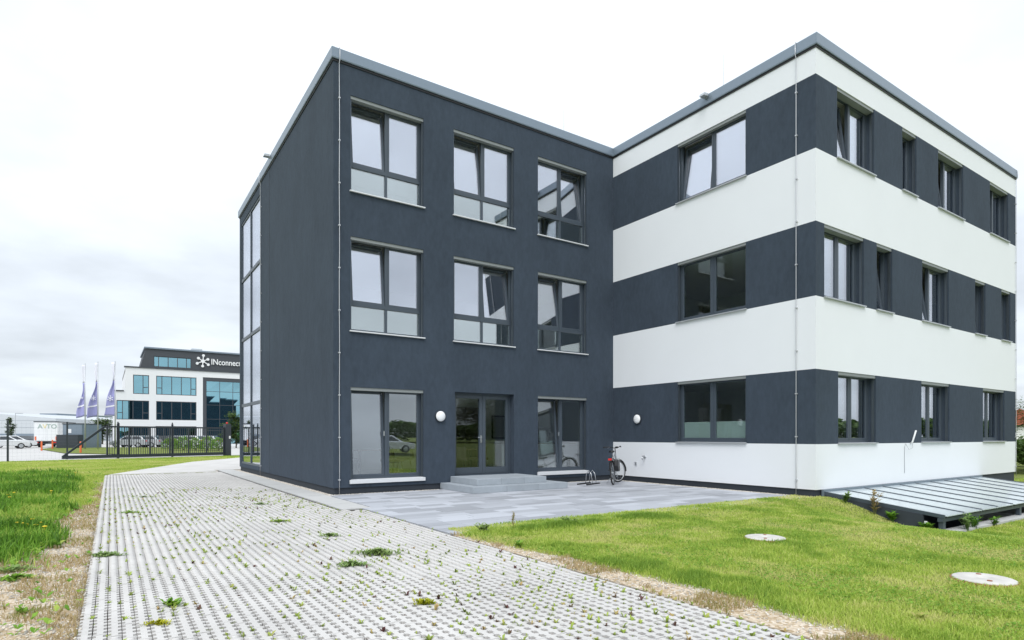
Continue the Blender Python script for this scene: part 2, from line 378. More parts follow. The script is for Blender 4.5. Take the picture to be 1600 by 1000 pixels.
for i in range(ncol):
    x = DR0 + (i + 0.5) * PX; off = [0.0, 0.18, 0.09, 0.27][(i * 7 // 3) % 4]
    y = 0.35 + off
    xo = 0.0
    while y + L < DRY:
        lim = 11.25 if x > 3.60 else 99
        if y + L < lim:
            d = x * math.sin(TH) + (y + L / 2) * math.cos(TH); r = x * math.cos(TH) - (y + L / 2) * math.sin(TH)
            px_ = CX_PX + F_PX * r / max(d, 0.1)
            row = HOR + F_PX * CAM_H / max(d, 0.1)
            if d > 1.5 and -250 < px_ < 1800: spots.append((x, y, d, row < 1003 and px_ > 0))
        y += L
spots.sort(key=lambda s: (not s[3], s[2]))
sv_ = np.array(sm.v)
nst = 0; bigv = []; tris0 = None
tmp = bmesh.new(); tmp.from_mesh(sme); bmesh.ops.triangulate(tmp, faces=tmp.faces); tv = np.array([v.co[:] for v in tmp.verts]); tf = np.array([[v.index for v in f.verts] for f in tmp.faces]); tmp.free()
rest = []
for k, (x, y, d, ok) in enumerate(spots):
    dz = random.uniform(-0.003, 0.002); jx = random.uniform(-0.0015, 0.0015)
    if nst < 300 and ok:
        o = link('paving_stone', sme, driveway); o.location = (x + jx, y, dz); nst += 1
    else: rest.append((x + jx, y, dz))
rest = np.array(rest)
V = (tv[None] + rest[:, None, :]).reshape(-1, 3); T = (tf[None] + (np.arange(len(rest)) * len(tv))[:, None, None]).reshape(-1, 3)
tag(npmesh('paving_stones', V, T, 'paver', parent=driveway), kind='stuff')
# farther yard paving behind the house, its joints too far to tell apart
yard = MB().prism([(DR0 + 0.1, DRY + 0.0), (3.5, DRY + 0.0), (3.5, 27.3), (4.6, 27.3), (26, 27.3), (26, 44), (12, 48.4), (8.6, 47.5), (6.6, 41.6), (3.6, 36.6)], -0.05, 0.012).build('yard_paving', 'paver'); tag(yard, kind='structure')

tag(MB().prism([(DR0, -30), (12, -30), (12, -4), (DR1, -1.5), (DR1, 0.2), (DR0, 0.2)], -0.05, 0.02).build('unseen_drive_paving', 'paver'), kind='structure')  # unseen drive paving behind the camera, added to keep bounced light neutral
# ------------------------------------------------------------------ path of concrete slabs along the side wall, terrace of paving slabs
path = tag(MB().prism([(3.64, 11.25), (4.24, 11.25), (4.24, 27.28), (3.64, 27.28)], -0.054, -0.02).build('path', 'soil'), kind='structure')
y = 11.25; k = 0
while y < 27.2:
    l = min(1.0, 27.28 - y); o = MB().box(3.645, 4.225, y + 0.003, y + l - 0.003, -0.02, 0.004 + 0.003 * (k % 2)).build('paving_slab', 'concrete', path); y += l; k += 1
terrace = tag(MB().prism([(TX0, TY0), (XW - 0.02, TY0), (XW - 0.02, YD - 0.02), (XD + 0.05, YD - 0.02), (XD + 0.05, 11.5), (4.27, 11.5), (4.27, 11.2), (TX0, 11.2)], -0.05, -0.03).build('terrace', 'soil'), kind='structure')
slabs = {}
def slab_me(l):
    if l not in slabs: slabs[l] = MB().box(0.0025, l - 0.0025, 0.0025, 0.2975, -0.045, 0.0).mesh('paving_slab', 'slab')
    return slabs[l]
y = TY0; r = 0
while y < YD - 0.25:
    x = TX0 + 0.0 if y < 11.2 else 4.27
    x1 = XW - 0.24
    first = True
    while x < x1 - 0.05:
        l = random.choice([0.6, 0.6, 0.9, 0.9, 0.75]) if not first else random.choice([0.3, 0.45, 0.6, 0.75]); first = False
        l = min(l, round(x1 - x, 3))
        if x1 - x - l < 0.2: l = round(x1 - x, 3)
        o = link('paving_slab', slab_me(l), terrace); o.location = (x, y, random.uniform(-0.002, 0.003)); x += l
    y += 0.30; r += 1
# pebble drip strips at the wall foot
def pebbles(name, rects, dens, s0, s1, zf=0.0, keep=None):
    P = []
    for x0, x1, y0, y1 in rects:
        n = int((x1 - x0) * (y1 - y0) * dens); P.append(np.stack([rng.uniform(x0, x1, n), rng.uniform(y0, y1, n)], 1))
    P = np.concatenate(P)
    if keep is not None: P = P[keep(P[:, 0], P[:, 1])]
    n = len(P); ico = np.array([(0, 0, 1), (0.9, 0, 0.1), (0.28, 0.85, -0.1), (-0.72, 0.53, 0.1), (-0.72, -0.53, -0.1), (0.28, -0.85, 0.1), (0, 0, -1)])
    tr = np.array([(0, i, i % 5 + 1) for i in range(1, 6)] + [(6, i % 5 + 1, i) for i in range(1, 6)])
    s = rng.uniform(s0, s1, n); a = rng.uniform(0, 6.28, n)
    sc = np.stack([s, s * rng.uniform(0.6, 1, n), s * rng.uniform(0.4, 0.7, n)], 1)
    v = ico[None] * sc[:, None, :] * rng.uniform(0.85, 1.15, (n, 7, 1))
    ca, sa = np.cos(a)[:, None], np.sin(a)[:, None]
    X = v[..., 0] * ca - v[..., 1] * sa + P[:, :1]; Y = v[..., 0] * sa + v[..., 1] * ca + P[:, 1:]; Z = v[..., 2] + (hgt(P[:, 0], P[:, 1])[:, None] if zf is None else zf) + sc[:, 2:] * 0.4
    V = np.stack([X, Y, Z], -1).reshape(-1, 3); T = (tr[None] + (np.arange(n) * 7)[:, None, None]).reshape(-1, 3)
    return tag(npmesh(name, V, T, 'pebble', np.repeat(rng.random(n), 7)), kind='stuff')
pb = pebbles('gravel_strip', [(4.235, 4.40, 13.9, 26.9), (4.30, 7.2, 14.02, 14.22), (10.3, 13.28, 14.02, 14.22), (13.28, 13.50, 7.4, 14.2)], 3800, 0.009, 0.019, -0.012)
tag(pb, 'pale pebble drip strip along the foot of the house walls', 'gravel')
pg = pebbles('gravel_verge', [(-2.2, -0.18, 4, 14), (4.0, 5.0, 1.4, 7.3)], 900, 0.005, 0.017, None, keep=lambda x, y: (dirtw(x, y) * (0.35 + 0.65 * (vnoise(x, y, 0.5) > 0.5)) > rng.random(len(x))))
tag(pg, 'loose pale gravel on the bare verges beside the paved drive', 'gravel')

# ------------------------------------------------------------------ the office building (one thing: dark block + white-banded wing)
house = thing('office_building', 'three-storey L-shaped office building with dark stucco block and white banded wing', 'building', (13.5, 14.2, 0))
class Facade:
    """kind 'y': plane y = c, outward -y, u = x;  kind 'x': plane x = c, outward -x, u = y;  d = depth inward"""
    def __init__(s, kind, c): s.k = kind; s.c = c
    def P(s, u, d, z): return (u, s.c + d, z) if s.k == 'y' else (s.c + d, u, z)
    def box(s, mb, u0, u1, d0, d1, z0, z1):
        a = s.P(u0, d0, z0); b = s.P(u1, d1, z1); return mb.box(a[0], b[0], a[1], b[1], a[2], b[2])
    def wall(s, name, mt, u0, u1, z0, z1, ops=(), t=0.34, cap=(0, 0)):
        us = sorted({u0, u1} | {o[0] for o in ops} | {o[1] for o in ops}); zs = sorted({z0, z1} | {max(o[2], z0) for o in ops} | {min(o[3], z1) for o in ops})
        mb = MB(); solid = {}
        for i in range(len(us) - 1):
            for j in range(len(zs) - 1):
                cu, cz = (us[i] + us[i + 1]) / 2, (zs[j] + zs[j + 1]) / 2
                solid[i, j] = not any(o[0] < cu < o[1] and o[2] < cz < o[3] for o in ops)
        def quad(*p): mb.add([s.P(*a) for a in p], [(0, 1, 2, 3)])
        for (i, j), v in solid.items():
            if not v: continue
            a, b, c, d = us[i], us[i + 1], zs[j], zs[j + 1]
            quad((a, 0, c), (b, 0, c), (b, 0, d), (a, 0, d)); quad((a, t, c), (b, t, c), (b, t, d), (a, t, d))
            if not solid.get((i - 1, j), False) and (i > 0 or cap[0]): quad((a, 0, c), (a, t, c), (a, t, d), (a, 0, d))
            if not solid.get((i + 1, j), False) and (i < len(us) - 2 or cap[1]): quad((b, 0, c), (b, t, c), (b, t, d), (b, 0, d))
            if not solid.get((i, j - 1), False): quad((a, 0, c), (b, 0, c), (b, t, c), (a, t, c))
            if not solid.get((i, j + 1), False): quad((a, 0, d), (b, 0, d), (b, t, d), (a, t, d))
        me = bpy.data.meshes.new(name); me.from_pydata(mb.v, [], mb.f)
        bm = bmesh.new(); bm.from_mesh(me); bmesh.ops.remove_doubles(bm, verts=bm.verts, dist=1e-4); bmesh.ops.recalc_face_normals(bm, faces=bm.faces); bm.to_mesh(me); bm.free()
        me.materials.append(MATS[mt]); return link(name, me, house)
    def tilted(s, o, u, d, z, ang):
        """hinge an object at (u, d, z) and lean its top inward"""
        o.location = s.P(u, d, z)
        o.rotation_euler = (-ang, 0, 0) if s.k == 'y' else (0, ang, 0)
FD, FL, WL, WR = Facade('y', YD), Facade('x', XD), Facade('x', XW), Facade('y', YW)

def ring(f, mb, u0, u1, z0, z1, d0, d1, b, bb=None):
    bb = bb or b
    f.box(mb, u0, u0 + b, d0, d1, z0, z1); f.box(mb, u1 - b, u1, d0, d1, z0, z1)
    f.box(mb, u0 + b, u1 - b, d0 + 0.001, d1 - 0.001, z0, z0 + bb); f.box(mb, u0 + b, u1 - b, d0 + 0.001, d1 - 0.001, z1 - b, z1); return mb
def window(f, u0, u1, z0, z1, cols=2, transom=None, tilt=None, rec=0.15, glass='glass', sill='sill', sillh=0.03, frost=None, ang=6.0, split=None, handle=False, side='r'):
    o = ring(f, MB(), u0 + 0.001, u1 - 0.001, z0 + sillh, z1 - 0.001, rec, rec + 0.085, 0.055)
    us = [u0 + 0.055, u1 - 0.055] if cols == 1 else [u0 + 0.055, (u0 + u1) / 2 if split is None else split, u1 - 0.055]
    zt = z0 + transom if transom else None
    for k in range(1, cols): f.box(o, us[k] - 0.03, us[k] + 0.03, rec + 0.002, rec + 0.083, z0 + sillh + 0.055, z1 - 0.056)
    if zt: f.box(o, u0 + 0.056, u1 - 0.056, rec - 0.003, rec + 0.08, zt - 0.04, zt + 0.045)
    win = o.build('window', 'frame', house)
    f.box(MB(), u0 + 0.002, u1 - 0.002, 0.02, rec - 0.002, z1 - 0.075, z1 - 0.002).build('blind_box', 'blind', win)
    for e in (0, 1):
        a = u0 + 0.002 if e == 0 else u1 - 0.034
        g = MB(); f.box(g, a, a + 0.032, 0.045, 0.062, z0 + sillh, z1 - 0.08); f.box(g, a + 0.01, a + 0.032, 0.062, 0.105, z0 + sillh, z1 - 0.08)
        g.build('guide_rail', 'rail', win)
    sl_ = MB(); f.box(sl_, u0 + 0.003, u1 - 0.003, -0.002, rec + 0.02, z0 + 0.002, z0 + sillh - 0.002)
    f.box(sl_, u0 - 0.03, u1 + 0.03, -0.055, -0.003, z0 - (0.008 if sillh < 0.05 else 0.028), z0 + sillh - 0.008); sl_.build('window_sill', sill, win, bevel=0.003)
    for k in range(cols):
        a = us[k] + (0.03 if k else 0.0) + 0.003; b = us[k + 1] - (0.03 if k < cols - 1 else 0.0) - 0.003
        zb = (zt + 0.047) if zt else z0 + sillh + 0.057; ztp = z1 - 0.058
        tl = tilt is not None and k == tilt
        def B(fn):
            """build in place, or around the hinge when tilted"""
            return fn
        if tl:
            g = Facade(f.k, 0.0)
            if f.k == 'y': sh = lambda u: u - a
            sa = ring(g, MB(), 0.0, b - a, 0.0, ztp - zb, 0.0, 0.07, 0.06); so_ = sa.build('sash', 'frame', win, bevel=0.004)
            pa = MB(); g.box(pa, 0.055, b - a - 0.055, 0.022, 0.046, 0.055, ztp - zb - 0.055); po = pa.build('pane', glass, win)
            for ob in (so_, po): f.tilted(ob, a, rec + 0.012, zb, math.radians(ang))
            st = MB(); e = b - 0.05 if side == 'r' else a + 0.05
            st.tube([f.P(e, rec + 0.07, ztp - 0.05), f.P(e, rec + 0.07 + math.sin(math.radians(ang)) * (ztp - zb) * 0.92, ztp - 0.1)], 0.007, 6); st.build('tilt_stay', 'chrome', win)
        else:
            sa = ring(f, MB(), a, b, zb, ztp, rec + 0.008, rec + 0.075, 0.055); sa.build('sash', 'frame', win, bevel=0.004)
            pa = MB(); f.box(pa, a + 0.05, b - 0.05, rec + 0.03, rec + 0.054, zb + 0.05, ztp - 0.05); pa.build('pane', glass, win)
        if zt:
            pa = MB(); f.box(pa, a - 0.001, b + 0.001, rec + 0.03, rec + 0.054, z0 + sillh + 0.054, zt - 0.04); pa.build('pane', 'glass_lower_pane' if glass == 'glass' else glass, win)
        if frost and not tl:
            pa = MB(); f.box(pa, a + 0.052, b - 0.052, rec + 0.0545, rec + 0.056, zb + 0.052, frost); pa.build('frosted_film', 'glass_frost', win)
        if handle and k == (tilt if tilt is not None else 0):
            h = MB(); f.box(h, b - 0.04, b - 0.015, rec - 0.02, rec + 0.008, (zb + ztp) / 2 - 0.06, (zb + ztp) / 2 + 0.06); h.build('handle', 'chrome', win)
    return win

# dark block, terrace side
COLS = [(4.83, 6.776), (7.664, 9.628), (10.485, 12.39)]
ops = []
for r, (zb, zt_) in enumerate([(7.357, 9.70), (3.953, 6.275)]):
    for c, (a, b) in enumerate(COLS): ops.append((a, b, zb, zt_))
GO = [(4.83, 6.776, 0.27, 2.60), (7.70, 9.63, 0.33, 2.60), (10.485, 12.39, 0.27, 2.60)]
ops += GO
FD.wall('dark_wall', 'stucco_dark', XD, XW, 0.15, COP, ops)
TILT = {(0, 0): 0, (0, 1): 0, (0, 2): 1, (1, 0): 0, (1, 1): 1, (1, 2): 0}
for r, (zb, zt_) in enumerate([(7.357, 9.70), (3.953, 6.275)]):
    for c, (a, b) in enumerate(COLS): window(FD, a, b, zb, zt_, 2, 0.70, TILT[r, c])
window(FD, *GO[0], 2, None, 0, glass='glass_mid', sillh=0.07, ang=3.6, handle=True)
window(FD, *GO[2], 2, None, 0, glass='glass_mid', sillh=0.07, ang=5.0, handle=True)
# dark block, side towards the drive: blind wall and a tall glazed stair strip
GL = (22.72, 26.5, 0.30, 10.05)
FL.wall('dark_wall', 'stucco_dark', YD, YE, 0.15, COP, [GL])
gm = MB()
FL.box(gm, 21.19, 21.215, -0.004, 0.004, 0.16, COP - 0.01); gm.build('expansion_joint', 'plinth', house)
cw = ring(FL, MB(), *GL[:2], *GL[2:], 0.02, 0.16, 0.07); zs_ = [0.30, 2.64, 5.30, 7.72, 10.05]; ym = 24.58
FL.box(cw, ym - 0.04, ym + 0.04, 0.015, 0.15, 0.36, 9.99)
for z in zs_[1:-1]: FL.box(cw, GL[0] + 0.06, GL[1] - 0.06, 0.018, 0.155, z - 0.06, z + 0.06)
cw = cw.build('curtain_wall', 'frame', house)
for i in range(4):
    for a, b in ((GL[0] + 0.07, ym - 0.04), (ym + 0.04, GL[1] - 0.07)):
        p = MB(); FL.box(p, a, b, 0.05, 0.08, zs_[i] + 0.06, zs_[i + 1] - 0.06); p.build('pane', 'glass_side', cw)
# double entrance door
def entrance():
    u0, u1, z0, z1 = GO[1]; rec = 0.2
    d = ring(FD, MB(), u0 + 0.001, u1 - 0.001, z0 + 0.001, z1 - 0.001, rec, rec + 0.09, 0.05, 0.02).build('entrance_door', 'frame', house)
    mid = (u0 + u1) / 2 + 0.03
    for a, b in ((u0 + 0.053, mid - 0.003), (mid + 0.003, u1 - 0.053)):
        q = MB(); FD.box(q, a, a + 0.10, rec + 0.005, rec + 0.075, z0 + 0.025, z1 - 0.055); FD.box(q, b - 0.10, b, rec + 0.005, rec + 0.075, z0 + 0.025, z1 - 0.055)
        FD.box(q, a + 0.10, b - 0.10, rec + 0.006, rec + 0.074, z0 + 0.025, z0 + 0.20); FD.box(q, a + 0.10, b - 0.10, rec + 0.006, rec + 0.074, z1 - 0.15, z1 - 0.055)
        q.build('door_leaf', 'frame', d, bevel=0.004)
        p = MB(); FD.box(p, a + 0.095, b - 0.095, rec + 0.03, rec + 0.054, z0 + 0.195, z1 - 0.145); p.build('pane', 'glass_low', d)
    h = MB(); hx, hz = mid - 0.055, 1.37
    FD.box(h, hx - 0.02, hx + 0.02, rec - 0.012, rec + 0.004, hz - 0.16, hz + 0.05)
    h.tube([FD.P(hx, rec, hz), FD.P(hx, rec - 0.06, hz), FD.P(hx - 0.13, rec - 0.06, hz)], 0.011, 8); h.lathe([(0.016, 0), (0.016, 0.02)], 10, Matrix.Translation(FD.P(hx, rec - 0.02, hz - 0.11)) @ Matrix.Rotation(math.pi / 2, 4, 'X'))
    h.build('handle', 'chrome', d)
entrance()
# white wing: bands
def bands(f, u0, u1, ops, end):
    cp_ = (0, end)
    f.wall('white_band', 'stucco_white', u0, u1, BAND[0], COP, cap=cp_)
    for k, (zt_, zb) in enumerate([(BAND[0], BAND[1]), (BAND[2], BAND[3]), (BAND[4], BAND[5])]):
        e_ = [u0] + [q_ for o in ops if abs(o[2] - zb) < 0.01 for q_ in o[:2]] + [u1]
        for j in range(0, len(e_), 2): f.wall('dark_band', 'stucco_dark', e_[j], e_[j + 1], zb, zt_, cap=(j > 0, j < len(e_) - 2 or end))
    f.wall('white_band', 'stucco_white', u0, u1, BAND[2], BAND[1], cap=cp_); f.wall('white_band', 'stucco_white', u0, u1, BAND[4], BAND[3], cap=cp_)
    f.wall('white_band', 'stucco_white', u0, u1, 0.155, BAND[5], cap=cp_)
LV = [(BAND[1], BAND[0]), (BAND[3], BAND[2]), (BAND[5], BAND[4])]
opl = [(9.36, 11.60, b, t - 0.0) for b, t in LV]
oprx = [[(14.45, 16.26), (17.81, 18.66), (20.06, 21.86), (24.0, 25.65)], [(13.88, 15.74), (16.39, 17.24), (19.02, 20.80), (22.78, 23.63), (25.02, 25.85)], [(14.5, 16.36), (18.97, 20.85), (23.42, 25.3)]]
opr = [(a, b, *LV[k]) for k in range(3) for a, b in oprx[k]]
bands(WL, YW, YD - 0.001, opl, 0); bands(WR, XW, XE, opr, 1)
window(WL, *opl[0], 2, None, 1, rec=0.13, sill='sill_grey', side='l')
window(WL, *opl[1], 2, None, None, rec=0.13, sill='sill_grey', glass='glass_low')
window(WL, *opl[2], 2, None, None, rec=0.13, sill='sill_grey', glass='glass_low', frost=1.80)
TR = {(0, 0): 0, (0, 2): 0, (0, 3): 0, (1, 1): 0, (1, 2): 0, (1, 3): 0}
for k in range(3):
    for i, (a, b) in enumerate(oprx[k]): window(WR, a, b, *LV[k], 2 if b - a > 1.2 else 1, None, TR.get((k, i)), rec=0.19, sill='sill_grey', glass='glass_side', ang=7)
# outer rear walls (not seen), plinth, roof, coping
bk = MB(); bk.box(XE - 0.3, XE, YW + 0.35, YE, 0.15, COP); bk.box(XD + 0.35, XE - 0.31, YE - 0.3, YE, 0.15, COP); bk.build('rear_wall', 'stucco_dark', house)
pl = MB(); pl.box(XD + 0.035, XW - 0.0, YD + 0.035, YD + 0.36, -0.3, 0.148); pl.box(XD + 0.035, XD + 0.36, YD + 0.361, YE - 0.02, -0.35, 0.148)
pl.box(XW + 0.035, XW + 0.36, YW + 0.035, YD + 0.03, -0.3, 0.153); pl.box(XW + 0.361, XE - 0.03, YW + 0.035, YW + 0.36, -3.1, 0.153)
pl.box(XE - 0.33, XE - 0.03, YW + 0.37, YE - 0.03, -0.5, 0.148); pl.build('plinth', 'plinth', house)
rf = MB(); rf.box(XD + 0.02, XE - 0.02, YD + 0.02, YE - 0.02, COP - 0.3, COP + 0.05); rf.box(XW + 0.02, XE - 0.02, YW + 0.02, YD + 0.019, COP - 0.3, COP + 0.049); rf.build('roof', 'roofing', house)
def coping(pts):
    """L-run parapet cap: face plate with drip edge, mitred at the corners"""
    o, i = 0.055, -0.42
    def off(d):
        r = []
        for k, p in enumerate(pts):
            a, b = Vector(pts[k - 1]), Vector(p); c = Vector(pts[(k + 1) % len(pts)])
            n1 = (b - a).normalized(); n2 = (c - b).normalized(); n1 = Vector((n1.y, -n1.x)); n2 = Vector((n2.y, -n2.x))
            q = (n1 + n2); q = q / (1 + n1.dot(n2)); r.append((b.x + q.x * d, b.y + q.y * d))
        return r
    mb = MB(); n = len(pts); lay = [(off(o - 0.008), COP + 0.004), (off(o), COP + 0.03), (off(o), TOP - 0.012), (off(o - 0.012), TOP), (off(i), TOP - 0.03), (off(i), COP + 0.01)]
    for ring_, z in lay: mb.v += [(x, y, z) for x, y in ring_]
    for k in range(len(lay)):
        for j in range(n):
            a, b = k * n, ((k + 1) % len(lay)) * n; mb.f.append((a + j, a + (j + 1) % n, b + (j + 1) % n, b + j))
    return mb.build('coping', 'coping', house)
outline = [(XD, YD), (XW, YD), (XW, YW), (XE, YW), (XE, YE), (XD, YE)]
coping(outline)
sg = MB()                                                         # solid black strip standing in for the shadow line under the cap
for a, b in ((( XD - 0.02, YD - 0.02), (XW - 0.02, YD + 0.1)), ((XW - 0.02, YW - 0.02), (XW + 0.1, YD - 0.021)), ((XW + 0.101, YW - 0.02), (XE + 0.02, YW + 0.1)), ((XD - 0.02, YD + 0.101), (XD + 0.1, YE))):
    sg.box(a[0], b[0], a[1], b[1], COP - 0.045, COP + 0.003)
sg.build('painted_shadow', 'black', house)
# coping seams
for i in range(4): pass
# lightning conductors down the walls
def conductor(f, u, z0, z1, step=1.0, bow=0.0):
    pts = [f.P(u + bow * math.sin(k * 1.7), -0.035, z0 + (z1 - z0) * k / 14) for k in range(15)]
    top = [f.P(u, -0.075, COP + 0.0), f.P(u, -0.075, TOP + 0.012), f.P(u, 0.25, TOP + 0.012)]
    c = MB().tube(pts + top, 0.009, 6).build('lightning_conductor', 'rod', house, smooth=True)
    z = z0 + 0.35
    while z < z1:
        k = MB(); f.box(k, u - 0.022, u + 0.022, -0.05, 0.0, z - 0.014, z + 0.014); k.build('clamp', 'rod', c); z += step
conductor(FD, 4.545, 0.0, COP - 0.08, 1.02, 0.004)
conductor(WL, 7.99, 0.02, COP - 0.08, 1.02)
conductor(FL, 22.5, 0.0, COP - 0.08, 1.02)
conductor(WR, XE - 0.06, 0.0, COP - 0.08, 1.02)
# small fittings on the walls
for f, u, nm in ((FD, 7.25, 'round white wall lamp on the dark wall left of the glass door'), (WL, 13.135, 'round white wall lamp on the dark band of the white wing above the bicycle')):
    p = f.P(u, 0, 1.93); R = Matrix.Rotation(math.pi / 2, 4, 'X') if f.k == 'y' else Matrix.Rotation(-math.pi / 2, 4, 'Y')
    t = thing('wall_lamp', nm, 'lamp', p, 0, 'round wall lamps'); M_ = Matrix.Translation(p) @ R
    MB().lathe([(0.15, 0.0), (0.15, 0.045), (0.138, 0.05)], 32, M_).build('base_ring', 'gate', t, True)
    MB().lathe([(0.137, 0.03), (0.135, 0.06), (0.115, 0.082), (0.06, 0.096), (0.01, 0.10)], 32, M_).build('lamp_shade', 'opal', t, True)
tp = thing('garden_tap', 'small metal garden tap on the white wall beside the bicycle', 'tap', WL.P(12.84, 0, 0.77))
k = MB(); k.tube([WL.P(12.84, 0.0, 0.77), WL.P(12.84, -0.10, 0.77), WL.P(12.84, -0.13, 0.74), WL.P(12.84, -0.13, 0.69)], 0.016, 8); k.build('spout', 'chrome', tp, True)
k = MB(); k.lathe([(0.045, 0), (0.045, 0.02), (0.03, 0.03)], 16, Matrix.Translation(WL.P(12.84, 0, 0.77)) @ Matrix.Rotation(-math.pi / 2, 4, 'Y')); k.build('rosette', 'silver', tp, True)
k = MB(); k.box(XW - 0.115, XW - 0.085, 12.80, 12.88, 0.79, 0.805); k.build('tap_handle', 'chrome', tp)
so_ = thing('outdoor_socket', 'small grey socket flap low on the white wall beside the bicycle', 'socket', WL.P(13.215, 0, 0.55))
k = MB(); WL.box(k, 13.18, 13.25, -0.03, 0, 0.51, 0.60); k.build('socket_box', 'silver', so_, bevel=0.004); k = MB(); WL.box(k, 13.175, 13.255, -0.045, -0.03, 0.575, 0.605); k.build('lid', 'rod', so_)
cp = thing('cable_conduit', 'white conduit stub with a loose dangling cable on the white base band', 'conduit', WR.P(18.3, 0, 1.2))
MB().tube([WR.P(18.28, 0.0, 1.20), WR.P(18.29, -0.05, 1.24), WR.P(18.38, -0.10, 1.56)], 0.022, 8).build('conduit', 'white_paint', cp, True)
MB().tube([WR.P(18.28, -0.06, 1.22), WR.P(18.2, -0.09, 1.08), WR.P(18.05, -0.06, 1.04), WR.P(17.93, -0.03, 1.2), WR.P(17.92, -0.01, 1.1), WR.P(17.92, -0.012, 0.4)], 0.006, 5).build('cable', 'silver', cp, True)
for (x, y, ex), lb in ((((XW, 10.54, -1)), 'small grey floodlight on the roof edge of the white wing'), (((XD, 20.85, -1)), 'small grey floodlight on the roof edge of the dark block')):
    t = thing('roof_floodlight', lb, 'floodlight', (x - 0.02, y, TOP))
    MB().box(x - 0.10, x - 0.02, y - 0.03, y + 0.03, TOP - 0.12, TOP - 0.06).build('bracket', 'silver', t)
    MB().extr([(x - 0.26, TOP - 0.10), (x - 0.08, TOP - 0.09), (x - 0.08, TOP - 0.01), (x - 0.24, TOP - 0.03)], y - 0.08, y + 0.08).build('lamp_head', 'silver', t)
for (x, y, h), lb in (((14.4, 10.7, 1.5), 'thin lightning rod rising above the white wing roof near its corner'), ((4.9, 17.6, 1.4), 'thin lightning rod above the side roof edge of the dark block'), ((4.9, 21.6, 1.2), 'thin lightning rod near the far end of the dark block roof'), ((12.0, 14.9, 1.1), 'thin lightning rod above the inner corner where both roofs meet')):
    t = thing('lightning_rod', lb, 'lightning rod', (x, y, COP + 0.05), 0, 'lightning rods on the roof')
    MB().tube([(x, y, COP + 0.05), (x, y, TOP + h)], [0.012, 0.006], 6).build('rod', 'rod', t); MB().lathe([(0.16, COP + 0.05), (0.16, COP + 0.13), (0.1, COP + 0.15)], 12, Matrix.Translation((x, y, 0))).build('base', 'concrete', t)

# interiors seen through the glass
fl = [(-0.1, 0.26), (3.02, 3.70), (6.42, 7.10), (9.82, 10.12)]
for k, (a, b) in enumerate(fl):
    s_ = MB(); s_.box(XD + 0.345, XE - 0.34, YD + 0.345, YE - 0.34, a, b); s_.box(XW + 0.345, XE - 0.34, YW + 0.345, YD + 0.344, a, b)
    s_.build('floor_slab', 'room_white' if k else 'room_floor', house)
    if 0 < k < 3:
        c_ = MB(); c_.box(XD + 0.35, XE - 0.35, YD + 0.35, YE - 0.35, b + 0.003, b + 0.02); c_.box(XW + 0.35, XE - 0.35, YW + 0.35, YD + 0.345, b + 0.003, b + 0.02); c_.build('floor_covering', 'room_floor', house)
for a, b in ((0.262, 3.018), (3.725, 6.418), (7.125, 9.818)):
    q_ = MB(); q_.box(XD + 0.35, XE - 0.35, 19.6, 19.75, a, b); q_.box(13.7, 13.85, YD + 0.36, 19.59, a, b); q_.box(18.3, 18.45, YW + 0.36, 14.5, a, b); q_.box(XW + 0.36, 18.29, 14.5, 14.62, a, b); q_.box(18.46, XE - 0.35, 12.5, 12.62, a, b)
    q_.build('partition_wall', 'room_white', house)
def chair(x, y, rz, lb):
    t = thing('dining_chair', lb, 'chair', (x, y, 0.262), rz, 'chairs inside the ground floor')
    def p(mb, nm, m_): o = mb.build(nm, m_); o.parent = t; return o
    p(MB().box(-0.23, 0.23, -0.22, 0.24, 0.42, 0.49), 'seat', 'chair_brown')
    b_ = MB()
    for k in range(7):
        a0, a1 = -0.9 + k * 1.8 / 7, -0.9 + (k + 1) * 1.8 / 7
        b_.add([(0.26 * math.sin(q), 0.02 + 0.24 * math.cos(q) + o_, z) for o_ in (0, 0.035) for z in (0.47, 0.82) for q in (a0, a1)], [(0, 1, 3, 2), (4, 6, 7, 5), (2, 3, 7, 6), (0, 4, 5, 1), (0, 2, 6, 4), (1, 5, 7, 3)])
    p(b_, 'backrest', 'chair_brown')
    for sx in (-1, 1):
        for sy in (-1, 1): p(MB().tube([(0.18 * sx, 0.18 * sy, 0.42), (0.23 * sx, 0.22 * sy, 0)], [0.014, 0.01], 6), 'leg', 'black')
for x, y, rz, lb in ((8.55, 15.6, 2.8, 'brown shell chair nearest the left leaf of the glass door'), (9.3, 15.75, 3.4, 'brown shell chair behind the middle of the glass door'), (6.6, 15.9, 0.4, 'brown shell chair behind the ground floor window near the corner'), (7.4, 16.9, -2.0, 'brown shell chair between table and lounge window'), (5.7, 17.0, 2.2, 'brown shell chair at the far side of the lounge table')): chair(x, y, rz, lb)
def table(x, y, w_, d_, h_, lb):
    t = thing('table', lb, 'table', (x, y, 0.262)); 
    for mb, nm, m_ in [(MB().box(-w_ / 2, w_ / 2, -d_ / 2, d_ / 2, h_ - 0.04, h_), 'table_top', 'wood')] + [(MB().box(a * w_ * 0.42 - 0.03, a * w_ * 0.42 + 0.03, b * d_ * 0.4 - 0.03, b * d_ * 0.4 + 0.03, 0, h_ - 0.04), 'leg', 'black') for a in (-1, 1) for b in (-1, 1)]:
        o = mb.build(nm, m_, bevel=0.005); o.parent = t
table(9.0, 16.5, 1.6, 0.8, 0.75, 'wooden dining table behind the glass door'); table(6.4, 16.9, 1.2, 0.8, 0.75, 'wooden lounge table behind the corner ground floor window')
sb = thing('sideboard', 'white sideboard with doors inside right of the glass door', 'sideboard', (10.9, 16.5, 0.262))
MB().box(10.4, 11.4, 16.1, 16.6, 0.30, 1.15).build('carcass', 'white_paint', sb)
